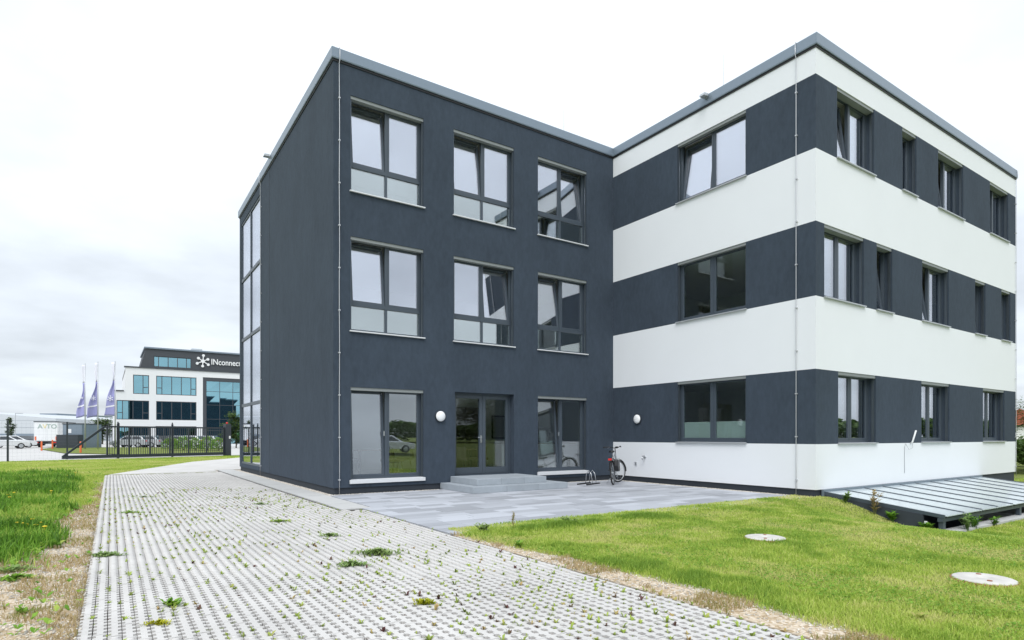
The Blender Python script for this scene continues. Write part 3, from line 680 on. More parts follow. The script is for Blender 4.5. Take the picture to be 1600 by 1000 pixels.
for a in (0, 1): MB().box(10.41 + a * 0.5, 10.89 + a * 0.5, 16.08, 16.098, 0.33, 1.13).build('door', 'white_paint', sb); MB().box(10.85 + a * 0.07, 10.87 + a * 0.07, 16.06, 16.079, 0.7, 0.85).build('handle', 'chrome', sb)
kc = thing('kitchen_counter', 'white kitchen counter behind the ground floor window beside the bicycle', 'counter', (13.0, 16.6, 0.262))
MB().box(11.9, 13.65, 16.2, 16.8, 0.27, 1.14).build('cabinet', 'white_paint', kc); MB().box(11.88, 13.66, 16.17, 16.82, 1.142, 1.18).build('worktop', 'wood', kc)
MB().tube([(12.55, 16.5, 1.18), (12.55, 16.5, 1.48), (12.55, 16.36, 1.52), (12.55, 16.3, 1.44)], 0.014, 8).build('tap', 'chrome', kc)
tw = MB()
for k in range(6): tw.box(12.62 + k * 0.045, 12.664 + k * 0.045, 16.15 - 0.008 * (k % 2), 16.165, 0.72 + 0.02 * (k % 3), 1.12)
tag(tw.build('towel', 'pink'), 'pink towel hanging on the white kitchen counter', 'towel')
pic = thing('wall_picture', 'dark framed picture on the wall inside above the kitchen counter', 'picture', (13.0, 19.5, 1.7)); MB().box(12.2, 13.2, 19.56, 19.59, 1.3, 2.2).build('picture_frame', 'black', pic); MB().box(12.25, 13.15, 19.55, 19.559, 1.35, 2.15).build('picture_sheet', 'room_grey', pic)
tcab = thing('tall_cabinet', 'tall dark cabinet standing inside behind the glass door', 'cabinet', (10.6, 19.0, 0.262)); MB().box(10.0, 11.3, 18.9, 19.55, 0.263, 2.45).build('carcass', 'chair_brown', tcab)
for a in (0, 1): MB().box(10.02 + a * 0.64, 10.64 + a * 0.64, 18.875, 18.898, 0.3, 2.43).build('door', 'chair_brown', tcab)

# ------------------------------------------------------------------ entrance steps of concrete blocks
steps = thing('entrance_steps', 'two broad grey concrete steps in front of the glass door', 'steps', (8.7, 13.3, 0))
def tier(x0, x1, y0, y1, z0, z1, n):
    for k in range(n):
        a, b = x0 + (x1 - x0) * k / n, x0 + (x1 - x0) * (k + 1) / n
        MB().box(a + 0.002, b - 0.002, y0, y0 + 0.36, z0, z1).build('step_block', 'step', steps, bevel=0.008)
    m_ = (x0 + x1) / 2
    MB().box(x0 + 0.002, x0 + 0.36, y0 + 0.364, y1, z0, z1 - 0.001).build('step_block', 'step', steps, bevel=0.008)
    MB().box(x1 - 0.36, x1 - 0.002, y0 + 0.364, y1, z0, z1 - 0.001).build('step_block', 'step', steps, bevel=0.008)
    for k in range(2):
        a, b = x0 + 0.364 + (x1 - x0 - 0.728) * k / 2, x0 + 0.364 + (x1 - x0 - 0.728) * (k + 1) / 2
        MB().box(a, b - 0.004, y0 + 0.364, y1, z0, z1 - 0.002).build('step_block', 'step', steps, bevel=0.006)
tier(7.27, 10.22, 12.52, YD + 0.03, 0.002, 0.163, 3); tier(7.57, 9.74, 12.84, YD + 0.03, 0.164, 0.325, 3)

# ------------------------------------------------------------------ glazed lean-to roof over the basement stair
can = thing('glass_canopy', 'low dark-framed glass roof sloping from the white wing over the basement stair', 'canopy', (18.4, 6.3, -0.5))
ZW, ZF = 0.10, -0.19
def cz(y): return ZF + (ZW - ZF) * (y - CAY) / (YW - CAY)
nb = 10; bw = (CAX1 - CAX0) / nb
def slopebox(mb, x0, x1, y0, y1, za, zb):
    return mb.add([(x0, y0, cz(y0) + za), (x1, y0, cz(y0) + za), (x1, y1, cz(y1) + za), (x0, y1, cz(y1) + za), (x0, y0, cz(y0) + zb), (x1, y0, cz(y0) + zb), (x1, y1, cz(y1) + zb), (x0, y1, cz(y1) + zb)],
                  [(0, 3, 2, 1), (4, 5, 6, 7), (0, 1, 5, 4), (1, 2, 6, 5), (2, 3, 7, 6), (3, 0, 4, 7)])
for k in range(nb + 1):
    x = CAX0 + k * bw; slopebox(MB(), x - 0.03, x + 0.03, CAY - 0.02, YW - 0.06, -0.05, 0.018).build('rafter', 'frame', can)
for k in range(nb): slopebox(MB(), CAX0 + k * bw + 0.036, CAX0 + (k + 1) * bw - 0.036, CAY - 0.05, YW - 0.061, -0.012, 0.004).build('pane', 'glass_canopy', can)
MB().box(CAX0 - 0.05, CAX1 + 0.05, YW - 0.06, YW - 0.004, ZW - 0.10, ZW + 0.05).build('wall_rail', 'coping', can)
MB().box(CAX0 - 0.04, CAX1 + 0.04, CAY - 0.0, CAY + 0.09, ZF - 0.125, ZF - 0.052).build('front_beam', 'frame', can)
for k, x in enumerate((13.86, 15.55, 18.16, 20.7, 23.05)): MB().box(x - 0.06, x + 0.06, CAY + 0.005, CAY + 0.085, -0.52, ZF - 0.126).build('post', 'frame', can)
sw = MB().add([(CAX0 - 0.06, CAY + 0.35, -3.0), (CAX0 + 0.03, CAY + 0.35, -3.0), (CAX0 + 0.03, YW - 0.07, -3.0), (CAX0 - 0.06, YW - 0.07, -3.0), (CAX0 - 0.06, CAY + 0.35, cz(CAY + 0.35) - 0.052), (CAX0 + 0.03, CAY + 0.35, cz(CAY + 0.35) - 0.052), (CAX0 + 0.03, YW - 0.07, cz(YW - 0.07) - 0.052), (CAX0 - 0.06, YW - 0.07, cz(YW - 0.07) - 0.052)],
          [(0, 3, 2, 1), (4, 5, 6, 7), (0, 1, 5, 4), (1, 2, 6, 5), (2, 3, 7, 6), (3, 0, 4, 7)]); sw.build('side_panel', 'plinth', can)
MB().tube([(13.77, CAY + 0.30, -0.60), (13.77, CAY + 0.30, -0.33)], 0.03, 8).build('downpipe', 'white_paint', can)
well = tag(MB().box(CAX0 - 0.08, CAX1 + 0.1, CAY - 0.16, CAY + 0.12, -3.0, -0.50).box(CAX0 - 0.02, CAX1 + 0.1, CAY + 0.12, YW + 0.05, -3.1, -2.9).box(CAX1 + 0.0, CAX1 + 0.1, CAY + 0.12, YW, -2.9, -0.25).build('light_well', 'concrete'), kind='structure')
st = thing('basement_stair', 'pale concrete stair going down under the glass canopy', 'stairs', (19.5, 6.3, -2.9))
for k in range(13): MB().box(16.6 + k * 0.29, 16.6 + (k + 1) * 0.29 - 0.002, CAY + 0.13, YW - 0.8, -2.9, -2.75 + k * 0.17).build('stair_step', 'concrete', st)

# ------------------------------------------------------------------ manhole covers in the right lawn
for (x, y, R_), lb in (((7.40, 4.83, 0.275), 'round white concrete manhole lid in the lawn nearer the terrace'), ((6.99, 2.24, 0.27), 'round white concrete manhole lid in the lawn nearest the camera at right')):
    z = float(hgt(np.array([x]), np.array([y]))[0]); t = thing('manhole_cover', lb, 'manhole cover', (x, y, z), 0, 'round lids in the lawn')
    mat('lid', (0.54, 0.52, 0.49), 0.85, var=0.3, vscale=9, bump=0.2, bscale=90); mat('rust_ring', (0.28, 0.10, 0.05), 0.85, var=0.2, vscale=20)
    Mz = Matrix.Translation((x, y, z))
    MB().lathe([(R_, -0.05), (R_, 0.020), (R_ - 0.012, 0.024), (R_ - 0.012, 0.01)], 40, Mz).build('rim', 'rust_ring', t, True)
    MB().lathe([(R_ - 0.016, 0.0), (R_ - 0.016, 0.030), (R_ - 0.03, 0.036), (0.06, 0.042), (0.05, 0.034), (0.01, 0.034)], 40, Mz).build('lid', 'lid', t, True)
    for a_ in (0.6, 3.74): MB().lathe([(0.022, 0.030), (0.022, 0.0445), (0.006, 0.045)], 10, Mz @ Matrix.Translation((0.55 * R_ * math.cos(a_), 0.55 * R_ * math.sin(a_), 0))).build('lifting_eye', 'rust_ring', t)

# ------------------------------------------------------------------ bicycle leaning in the corner
def bicycle():
    rx, ry = 11.93, 12.57; hd = math.radians(90 - 52)
    t = thing('bicycle', 'black and silver city bicycle with red rear light parked in the building corner', 'bicycle', (rx, ry, 0.003), hd)
    t.rotation_euler = (math.radians(-4), 0, hd)
    def p(mb, nm, m_, par=None, sm_=True):
        o = mb.build(nm, m_, None, sm_); o.parent = par or t; return o
    R0 = 0.345; st_ = math.radians(-34)
    def wheel(cx, steer):
        Mw = Matrix.Translation((cx, 0, R0)) @ Matrix.Rotation(steer, 4, 'Z')
        o = p(MB().torus(R0 - 0.022, 0.022, 36, 8, Mw), 'wheel', 'rubber')
        p(MB().torus(R0 - 0.05, 0.012, 36, 6, Mw), 'rim', 'silver', o)
        sp = MB()
        for k in range(18):
            a = 2 * math.pi * k / 18; sp.tube([Mw @ Vector((0, 0.02 * (-1) ** k, 0)), Mw @ Vector(((R0 - 0.05) * math.cos(a), 0, (R0 - 0.05) * math.sin(a)))], 0.0022, 3, False)
        p(sp, 'spokes', 'chrome', o); p(MB().tube([Mw @ Vector((0, -0.05, 0)), Mw @ Vector((0, 0.05, 0))], 0.022, 10), 'hub', 'silver', o)
        gd = MB(); n = 12
        for k in range(n):
            a0 = math.radians(20 + 165 * k / n); a1 = math.radians(20 + 165 * (k + 1) / n); r = R0 + 0.022
            gd.add([Mw @ Vector((r * math.cos(a) * (-1 if cx < 0.5 else 1) * (1 if cx < 0.5 else -1), sy * 0.028, r * math.sin(a))) for a in (a0, a1) for sy in (-1, 1)], [(0, 1, 3, 2)])
        g_ = p(gd, 'mudguard', 'black'); sd_ = g_.modifiers.new('solid', 'SOLIDIFY'); sd_.thickness = 0.004
    wheel(0, 0); wheel(1.08, st_)
    BB = (0.45, 0, 0.29); ST = (0.29, 0, 0.80); HT = (0.86, 0, 0.90); HB = (0.90, 0, 0.72)
    fr = MB(); fr.tube([BB, ST], 0.018, 10); fr.tube([HB, BB], 0.024, 10); fr.tube([(0.33, 0, 0.68), HT], 0.018, 10); fr.tube([HT, HB], 0.022, 10)
    for s in (-1, 1): fr.tube([(0.43, 0.03 * s, 0.29), (0, 0.06 * s, R0)], 0.010, 8); fr.tube([(0.31, 0.03 * s, 0.74), (0, 0.06 * s, R0)], 0.009, 8)
    p(fr, 'frame', 'silver')
    Ms = Matrix.Translation((0.90, 0, 0)) @ Matrix.Rotation(st_, 4, 'Z')
    fk = MB(); Mw = Matrix.Translation((1.08, 0, R0)) @ Matrix.Rotation(st_, 4, 'Z')
    for s in (-1, 1): fk.tube([(0.91, 0.0, 0.72), Mw @ Vector((-0.02, 0.055 * s, R0 - 0.02)), Mw @ Vector((0, 0.055 * s, 0))], 0.012, 8)
    p(fk, 'fork', 'black')
    hb = MB(); hb.tube([(0.86, 0, 0.90), (0.84, 0, 1.05)], 0.014, 8)
    H_ = Matrix.Translation((0.84, 0, 1.05)) @ Matrix.Rotation(st_ * 0.9, 4, 'Z')
    hb.tube([H_ @ Vector(q_) for q_ in ((-0.14, 0.33, 0.03), (-0.03, 0.22, 0.04), (0.03, 0.08, 0.0), (0.03, -0.08, 0.0), (-0.03, -0.22, 0.04), (-0.14, -0.33, 0.03))], 0.011, 8); hbo = p(hb, 'handlebar', 'black')
    for s in (-1, 1): p(MB().tube([H_ @ Vector((-0.15, 0.335 * s, 0.03)), H_ @ Vector((-0.06, 0.25 * s, 0.04))], 0.017, 8), 'grip', 'rubber', hbo); p(MB().tube([H_ @ Vector((0.0, 0.16 * s, 0.03)), H_ @ Vector((-0.02, 0.27 * s, 0.0))], 0.006, 6), 'brake_lever', 'chrome', hbo)
    p(MB().lathe([(0.02, 0), (0.05, 0.02), (0.05, 0.05), (0.02, 0.06)], 14, H_ @ Matrix.Translation((0.08, 0, -0.02))), 'front_lamp', 'black', hbo)
    sa = MB()
    for (x0, w0), (x1, w1) in zip([(0.12, 0.085), (0.2, 0.08), (0.28, 0.045), (0.38, 0.022)], [(0.2, 0.08), (0.28, 0.045), (0.38, 0.022), (0.41, 0.008)]):
        sa.add([(x0, -w0, 0.93), (x1, -w1, 0.93), (x1, w1, 0.93), (x0, w0, 0.93), (x0, -w0 * 0.7, 0.985), (x1, -w1 * 0.7, 0.975), (x1, w1 * 0.7, 0.975), (x0, w0 * 0.7, 0.985)], [(0, 3, 2, 1), (4, 5, 6, 7), (0, 1, 5, 4), (2, 3, 7, 6)] + ([(3, 0, 4, 7)] if x0 < 0.15 else []))
    p(sa, 'saddle', 'black'); p(MB().tube([ST, (0.26, 0, 0.93)], 0.014, 8), 'seat_post', 'chrome')
    rk = MB()
    for s in (-1, 1): rk.tube([(0.27, 0.05 * s, 0.73), (-0.22, 0.06 * s, 0.75)], 0.006, 6); rk.tube([(0, 0.065 * s, R0), (-0.06, 0.065 * s, 0.74)], 0.006, 6)
    for x in (-0.22, -0.08, 0.06, 0.2): rk.tube([(x, -0.06, 0.75), (x, 0.06, 0.75)], 0.005, 6)
    p(rk, 'luggage_rack', 'black')
    p(MB().box(-0.26, -0.23, -0.05, 0.05, 0.715, 0.77), 'rear_light', 'red_light', None, False)
    pn = MB(); prof = [(-0.10, 0.40), (0.20, 0.38), (0.25, 0.50), (0.24, 0.70), (-0.12, 0.72), (-0.15, 0.55)]; pn.extr(prof, -0.20, -0.08); o = p(pn, 'pannier_bag', 'black', None, False); b_ = o.modifiers.new('bevel', 'BEVEL'); b_.width = 0.03; b_.segments = 3
    cr = MB(); cr.torus(0.09, 0.006, 24, 6, Matrix.Translation((0.45, -0.05, 0.29))); cr.tube([(0.45, -0.06, 0.29), (0.55, -0.07, 0.16)], 0.011, 6); cr.tube([(0.45, 0.06, 0.29), (0.35, 0.07, 0.42)], 0.011, 6); p(cr, 'crank', 'silver')
    for s, (x, z) in ((-1, (0.55, 0.16)), (1, (0.35, 0.42))): p(MB().box(x - 0.045, x + 0.045, s * 0.08, s * 0.17, z - 0.012, z + 0.012), 'pedal', 'black', None, False)
    p(MB().tube([(0.36, 0.04, 0.26), (0.30, 0.24, 0.035)], 0.010, 6), 'kickstand', 'silver')
    kids_z = t
bicycle()
bs = thing('bike_stand', 'low metal bicycle floor stand beside the parked bicycle', 'bike stand', (11.6, 13.2, 0.003), 0.35)
for k in range(2):
    o = MB().tube([(-0.1 + 0.22 * k, -0.15, 0.01), (-0.1 + 0.22 * k, -0.1, 0.30), (-0.06 + 0.22 * k, 0.0, 0.40), (-0.02 + 0.22 * k, 0.1, 0.30), (0.02 + 0.22 * k, 0.15, 0.01)], 0.011, 8).build('hoop', 'chrome', None, True); o.parent = bs
o = MB().box(-0.45, 0.3, -0.17, -0.13, 0.0, 0.035).box(-0.45, 0.3, 0.13, 0.17, 0.0, 0.035).build('base_rail', 'black'); o.parent = bs

# ------------------------------------------------------------------ beyond: service lot, gate, fence, flags, vehicles, buildings
lot = tag(MB().prism([(-160, 44), (-8, 41.2), (-2.2, 43.3), (6.6, 47.2), (8.7, 47.8), (26, 46), (60, 60), (60, 240), (-160, 240)], -0.3, 0.014).build('service_lot', 'lot'), kind='structure')
GA, GB = Vector((-2.40, 43.64)), Vector((6.73, 47.2)); ga = math.atan2(GB.y - GA.y, GB.x - GA.x); GLn = (GB - GA).length
gate = thing('sliding_gate', 'black cantilever sliding gate with vertical bars and diagonal tail', 'gate', (GA.x, GA.y, 0), ga)
def lp(mb, nm, m_, par, **k): o = mb.build(nm, m_, None, **k); o.parent = par; return o
TL = 2.30
lp(MB().box(0, GLn, -0.06, 0.06, 0.06, 0.26), 'bottom_beam', 'gate', gate); lp(MB().box(TL, GLn, -0.04, 0.04, 1.94, 2.04), 'top_rail', 'gate', gate)
lp(MB().extr([(0.03, 0.261), (0.20, 0.261), (TL - 0.05, 1.93), (TL - 0.05, 2.04), (TL - 0.13, 2.04)], -0.038, 0.038), 'diagonal_brace', 'gate', gate)
for k in range(7):
    x = TL + (GLn - TL - 0.08) * k / 6; lp(MB().box(x, x + 0.09, -0.035, 0.035, 0.261, 1.939), 'stile', 'gate', gate)
    if k < 6:
        w_ = (GLn - TL - 0.08) / 6
        for j in range(1, 9): lp(MB().box(x + 0.04 + w_ * j / 9 - 0.014, x + 0.04 + w_ * j / 9 + 0.014, -0.014, 0.014, 0.261, 1.939), 'bar', 'gate', gate)
gp = thing('gate_post', 'tall dark gate post with red lamp at the right gate end', 'gate post', (GB.x, GB.y, 0), ga)
lp(MB().box(0.02, 0.42, -0.22, 0.18, 0, 2.28), 'post', 'gate', gp, bevel=0.02); lp(MB().lathe([(0.07, 2.281), (0.07, 2.37), (0.03, 2.41)], 14, Matrix.Translation((0.22, 0, 0))), 'warning_lamp', 'red_light', gp, smooth=True); lp(MB().box(0.24, 0.36, -0.235, -0.221, 1.22, 1.42), 'keypad_plate', 'white_paint', gp)
for i, s in enumerate((2.55 / 1, 4.6)):
    q = GA + (GB - GA).normalized() * (3.05 + i * 3.3); t = thing('guide_post', ('slim dark guide post behind the sliding gate nearer its diagonal end', 'slim dark guide post behind the middle of the sliding gate')[i], 'post', (q.x - 0.1, q.y + 0.28, 0), ga, 'posts behind the gate')
    lp(MB().box(-0.05, 0.05, -0.05, 0.05, 0, 2.2), 'post', 'gate', t); lp(MB().lathe([(0.03, 2.2), (0.05, 2.26), (0.02, 2.32)], 10), 'cap', 'gate', t)
# fence posts and wire panels
FP = [(-12.5, 39.4), (-4.66, 42.05), (-2.2, 44.6), (0.4, 46.2)]
fence = thing('wire_fence', 'thin wire mesh fence on slim dark posts at the edge of the grass', 'fence', (-4.66, 42.05, 0))
for x, y in FP: MB().box(x - 0.045, x + 0.045, y - 0.045, y + 0.045, -0.05, 2.26).build('post', 'gate', fence)
for (ax, ay), (bx, by) in zip(FP[:-1], FP[1:]):
    wm = MB(); n = max(4, int(math.hypot(bx - ax, by - ay) / 0.25))
    for k in range(1, n): x, y = ax + (bx - ax) * k / n, ay + (by - ay) * k / n; wm.tube([(x, y, 0.06), (x, y, 2.2)], 0.0014, 3, False)
    for z in np.arange(0.1, 2.25, 0.2): wm.tube([(ax, ay, z), (bx, by, z)], 0.0018, 3, False)
    wm.build('wire_panel', 'rail', fence)
# grass island with delineators
def sheet(nm, pts, z, m_): return MB().prism(pts, z - 0.02, z).build(nm, m_)
isl = [gnd(62, 702.5), gnd(100, 709), gnd(200, 711), gnd(348, 711), gnd(348, 700.5), gnd(160, 699.5), gnd(90, 699)]
tag(npmesh('grass_island', np.array([(x, y, 0.06) for x, y in isl] + [(sum(p[0] for p in isl) / 7, sum(p[1] for p in isl) / 7, 0.10)]), np.array([(i, (i + 1) % 7, 7) for i in range(7)]), 'ground', np.zeros(8)), kind='structure')
def delineator(px_, py_, h_, lb):
    x, y = gnd(px_, py_); t = thing('delineator_post', lb, 'bollard', (x, y, 0.02), 0, 'orange delineator posts')
    lp(MB().lathe([(0.075, 0), (0.075, h_ * 0.72), (0.06, h_ * 0.74)], 12), 'post', 'orange', t); lp(MB().lathe([(0.061, h_ * 0.741), (0.07, h_ * 0.75), (0.07, h_ * 0.95), (0.03, h_)], 12), 'reflector_head', 'orange', t)
delineator(126, 708.5, 0.95, 'orange delineator post on the grass island by the diagonal gate end'); delineator(65, 704.5, 0.9, 'orange delineator post left below the truck'); delineator(82, 702.0, 1.0, 'orange delineator post right below the truck')
# flags
def logo(mb, cx, cz_, r, y0, y1, k=6):
    Mr = Matrix.Translation((cx, y1, cz_)) @ Matrix.Rotation(math.pi / 2, 4, 'X')
    for i in range(k):
        a = 2 * math.pi * i / k + 0.45; rr = r * (1.0 if i % 2 else 0.86); ex, ez = cx + rr * math.cos(a), cz_ + rr * math.sin(a); n = Vector((-math.sin(a), math.cos(a))) * r * 0.085
        mb.extr([(cx + n.x, cz_ + n.y), (cx - n.x, cz_ - n.y), (ex - n.x * 0.7, ez - n.y * 0.7), (ex + n.x * 0.7, ez + n.y * 0.7)], y0, y1 - 0.0005 * i)
        mb.lathe([(r * 0.23, 0), (r * 0.23, y1 - y0 + 0.002 + 0.0004 * i)], 14, Matrix.Translation((ex, 0, ez)) @ Matrix.Translation((0, y1, 0)) @ Matrix.Rotation(math.pi / 2, 4, 'X'))
    mb.lathe([(r * 0.30, 0), (r * 0.30, y1 - y0 + 0.006)], 16, Mr)
    return mb
for i, (px_, top, spread, lb) in enumerate(((133, 568, 0.50, 'violet banner flag on the leftmost of three tall flagpoles'), (153, 565, 0.95, 'violet banner flag on the middle of three tall flagpoles'), (180, 564, 1.05, 'violet banner flag on the flagpole closest to the white office block'))):
    D = 62.0 + i; x, y, zt_ = dep(px_, top, D); fx = thing('flagpole', lb, 'flag', (x, y, 0), -TH + 0.05, 'banner flagpoles')
    lp(MB().tube([(0, 0, 0), (0, 0, zt_)], [0.07, 0.04], 10), 'pole', 'silver', fx, smooth=True)
    zb = CAM_H + (HOR - 650) / F_PX * D; zm = CAM_H + (HOR - 600 + i * 4) / F_PX * D
    nu, nv = 8, 26; vs = []; fs = []
    for j in range(nv + 1):
        v_ = j / nv; z = zt_ - 0.15 - (zt_ - 0.15 - zb) * v_; wd = (0.24 + 0.12 * math.sin(v_ * 9 + i)) + (spread) * max(0, (v_ - 0.4) / 0.6) ** 1.2
        for k in range(nu + 1):
            u = k / nu; vs.append((-0.06 - wd * u, 0.10 * math.sin(u * 7 + v_ * 5 + i) * (0.3 + u), z - 0.25 * u * v_ + (0.3 * u * (i == 2) * v_)))
    for j in range(nv):
        for k in range(nu): a = j * (nu + 1) + k; fs.append((a, a + 1, a + nu + 2, a + nu + 1))
    cut = int(nv * 0.36)
    for nm, rows, m_ in (('flag_cloth', range(cut, nv), 'flag'), ('flag_top', range(0, cut), 'flag_white')):
        mb = MB(); mb.v = list(vs); mb.f = [f for n_i, f in enumerate(fs) if n_i // nu in rows]
        o = lp(mb, nm, m_, fx, smooth=True); o.modifiers.new('solid', 'SOLIDIFY').thickness = 0.012
        if nm == 'flag_cloth': fl_o = o
    ze = zb + 2.0; ve = (zt_ - 0.15 - ze) / (zt_ - 0.15 - zb); we = (0.24 + 0.12 * math.sin(ve * 9 + i)) + spread * max(0, (ve - 0.4) / 0.6) ** 1.2; rr_ = we * 0.36
    lg = logo(MB(), -0.06 - we * 0.5, ze - 0.12, rr_, -0.17, -0.14); o = lg.build('flag_emblem', 'flag_white'); o.parent = fl_o
    bd = MB()
    for k in range(8):
        u0_, u1_ = k / 8, (k + 1) / 8; wd = 0.3 + spread * 0.66; z0_ = zb + 1.05
        f_ = lambda u: (-0.06 - wd * u, 0.10 * math.sin(u * 7 + 0.86 * 5 + i) * (0.3 + u) - 0.03, z0_ - 0.2 * u)
        a, b = f_(u0_), f_(u1_); bd.add([a, b, (b[0], b[1], b[2] + 0.16), (a[0], a[1], a[2] + 0.16)], [(0, 1, 2, 3)])
    o = bd.build('flag_stripe', 'flag_white'); o.parent = fl_o
# cars
def carpaint(nm, c): mat(nm, c, 0.25, metal=0.2, spec=0.6)
carpaint('car_white', (0.75, 0.76, 0.77)); carpaint('car_silver', (0.42, 0.44, 0.46)); carpaint('car_black', (0.03, 0.033, 0.04)); carpaint('car_red', (0.35, 0.02, 0.03)); carpaint('car_blue', (0.06, 0.10, 0.2))
mat('car_glass', (0.02, 0.026, 0.032), 0.06, spec=0.8)
def car(x, y, rz, paint, lb, cat='car'):
    t = thing('parked_car', lb, cat, (x, y, 0.016), rz, 'parked cars beyond the fence')
    side = [(-2.15, 0.32), (2.12, 0.30), (2.2, 0.55), (2.12, 0.74), (1.15, 0.92), (-2.05, 0.98), (-2.2, 0.70)]
    rings = [(0.60, 0.97), (0.83, 1.0), (0.89, 1.0), (0.89, 1.0), (0.83, 1.0), (0.60, 0.97)]; ys = [-0.86, -0.80, -0.66, 0.66, 0.80, 0.86]
    body = MB(); n = len(side)
    for yy, sc in zip([-0.88, -0.84, 0.84, 0.88], [0.965, 1, 1, 0.965]): body.v += [(px_ * sc, yy, 0.6 + (pz_ - 0.6) * sc) for px_, pz_ in side]
    for k in range(3):
        for j in range(n): body.f.append((k * n + j, k * n + (j + 1) % n, (k + 1) * n + (j + 1) % n, (k + 1) * n + j))
    body.f += [tuple(range(n)), tuple(range(4 * n - 1, 3 * n - 1, -1))]
    lp(body, 'body', paint, t, bevel=0.03)
    lo = [(-2.0, 0.96), (1.2, 0.90)]; up = [(-1.55, 1.42), (0.35, 1.44)]
    cab = MB().add([(-2.0, -0.80, 0.95), (1.2, -0.80, 0.88), (1.2, 0.80, 0.88), (-2.0, 0.80, 0.95), (-1.5, -0.62, 1.43), (0.30, -0.62, 1.45), (0.30, 0.62, 1.45), (-1.5, 0.62, 1.43)], [(0, 3, 2, 1), (4, 5, 6, 7), (0, 1, 5, 4), (1, 2, 6, 5), (2, 3, 7, 6), (3, 0, 4, 7)]); lp(cab, 'cabin', paint, t, bevel=0.05)
    for s in (-1, 1):
        for a, b, c_, d_ in ((-1.62, -0.55, -0.52, -1.36), (-0.45, 0.82, 0.24, -0.42)):
            lp(MB().add([(a, s * 0.787, 1.0), (b, s * 0.787, 0.99), (c_, s * 0.652, 1.38), (d_, s * 0.652, 1.37), (a, s * 0.77, 1.0), (b, s * 0.77, 0.99), (c_, s * 0.635, 1.38), (d_, s * 0.635, 1.37)], [(0, 1, 2, 3), (4, 7, 6, 5), (0, 4, 5, 1), (1, 5, 6, 2), (2, 6, 7, 3), (3, 7, 4, 0)]), 'side_window', 'car_glass', t)
        for wx in (-1.32, 1.36):
            Mw = Matrix.Translation((wx, s * 0.80, 0.315)) @ Matrix.Rotation(math.pi / 2 * s, 4, 'X')
            w_ = lp(MB().lathe([(0.31, -0.1), (0.315, -0.06), (0.315, 0.10), (0.29, 0.115), (0.22, 0.105)], 20, Matrix.Translation((wx, s * 0.80, 0.315)) @ Matrix.Rotation(-math.pi / 2 * s, 4, 'X')), 'wheel', 'rubber', t, smooth=True)
            r_ = MB().lathe([(0.205, 0.09), (0.205, 0.112), (0.05, 0.12)], 16, Matrix.Translation((wx, s * 0.80, 0.315)) @ Matrix.Rotation(-math.pi / 2 * s, 4, 'X')).build('rim', 'silver'); r_.parent = w_
        lp(MB().box(2.06, 2.17, s * 0.5, s * 0.78, 0.60, 0.73), 'headlight', 'opal', t); lp(MB().box(-2.19, -2.08, s * 0.52, s * 0.80, 0.74, 0.88), 'tail_light', 'red_light', t)
    lp(MB().add([(1.12, -0.70, 0.955), (1.12, 0.70, 0.955), (0.38, 0.57, 1.42), (0.38, -0.57, 1.42), (1.0, -0.70, 0.93), (1.0, 0.70, 0.93), (0.3, 0.57, 1.40), (0.3, -0.57, 1.40)], [(0, 1, 2, 3), (4, 7, 6, 5), (0, 4, 5, 1), (1, 5, 6, 2), (2, 6, 7, 3), (3, 7, 4, 0)]), 'windscreen', 'car_glass', t)
    lp(MB().add([(-1.96, -0.70, 1.02), (-1.96, 0.70, 1.02), (-1.60, 0.57, 1.38), (-1.60, -0.57, 1.38), (-1.85, -0.70, 1.0), (-1.85, 0.70, 1.0), (-1.5, 0.57, 1.36), (-1.5, -0.57, 1.36)], [(0, 1, 2, 3), (4, 7, 6, 5), (0, 4, 5, 1), (1, 5, 6, 2), (2, 6, 7, 3), (3, 7, 4, 0)]), 'rear_window', 'car_glass', t)
for px_, D, rz, pt, lb in ((6, 66, 0.25, 'car_white', 'white parked car at the left edge behind the fence post'), (21, 72, 0.2, 'car_white', 'white parked car partly behind the dark fence post'), (36, 84, -0.9, 'car_black', 'black parked car left of the dark one with red light'), (47, 88, -0.7, 'car_black', 'dark parked car left of the truck'),
        (205, 74, 2.6, 'car_silver', 'silver parked car behind the left part of the gate bars'), (226, 75, 2.6, 'car_silver', 'second silver parked car behind the gate bars'), (247, 76, 2.6, 'car_black', 'black parked car behind the middle of the gate'), (270, 77, 2.6, 'car_silver', 'silver parked car behind the hedge left end'), (292, 78, 2.6, 'car_white', 'white parked car behind the middle of the hedge'), (318, 79, 2.6, 'car_silver', 'silver parked car behind the right part of the hedge')):
    x, y, z = dep(px_, 700, D); car(x, y, rz, pt, lb)
# truck
x, y, _ = dep(72, 700, 74); tk = thing('delivery_truck', 'white box truck seen from behind in the service lot', 'truck', (x, y, 0.016), -0.20 + math.pi / 2)
lp(MB().box(0, 7.4, -1.22, 1.22, 0.78, 3.12), 'cargo_box', 'white_paint', tk); lp(MB().box(-0.03, 7.42, -1.26, 1.26, 3.121, 3.24), 'roof_edge', 'gate', tk)
for s in (-1, 1):
    lp(MB().box(-0.03, -0.002, 0.02 * s, 1.18 * s, 0.84, 3.06), 'rear_door', 'white_paint', tk); lp(MB().box(-0.07, -0.031, s * 0.98, s * 1.14, 0.9, 1.35), 'marker_board', 'orange', tk)
    lp(MB().box(-0.10, -0.002, s * 0.75, s * 1.15, 0.55, 0.68), 'tail_light', 'red_light', tk)
    for wx in (1.3, 6.6): lp(MB().lathe([(0.45, -0.16), (0.48, -0.12), (0.48, 0.12), (0.3, 0.16)], 20, Matrix.Translation((wx, s * 1.0, 0.48)) @ Matrix.Rotation(-math.pi / 2 * s, 4, 'X')), 'wheel', 'rubber', tk, smooth=True)
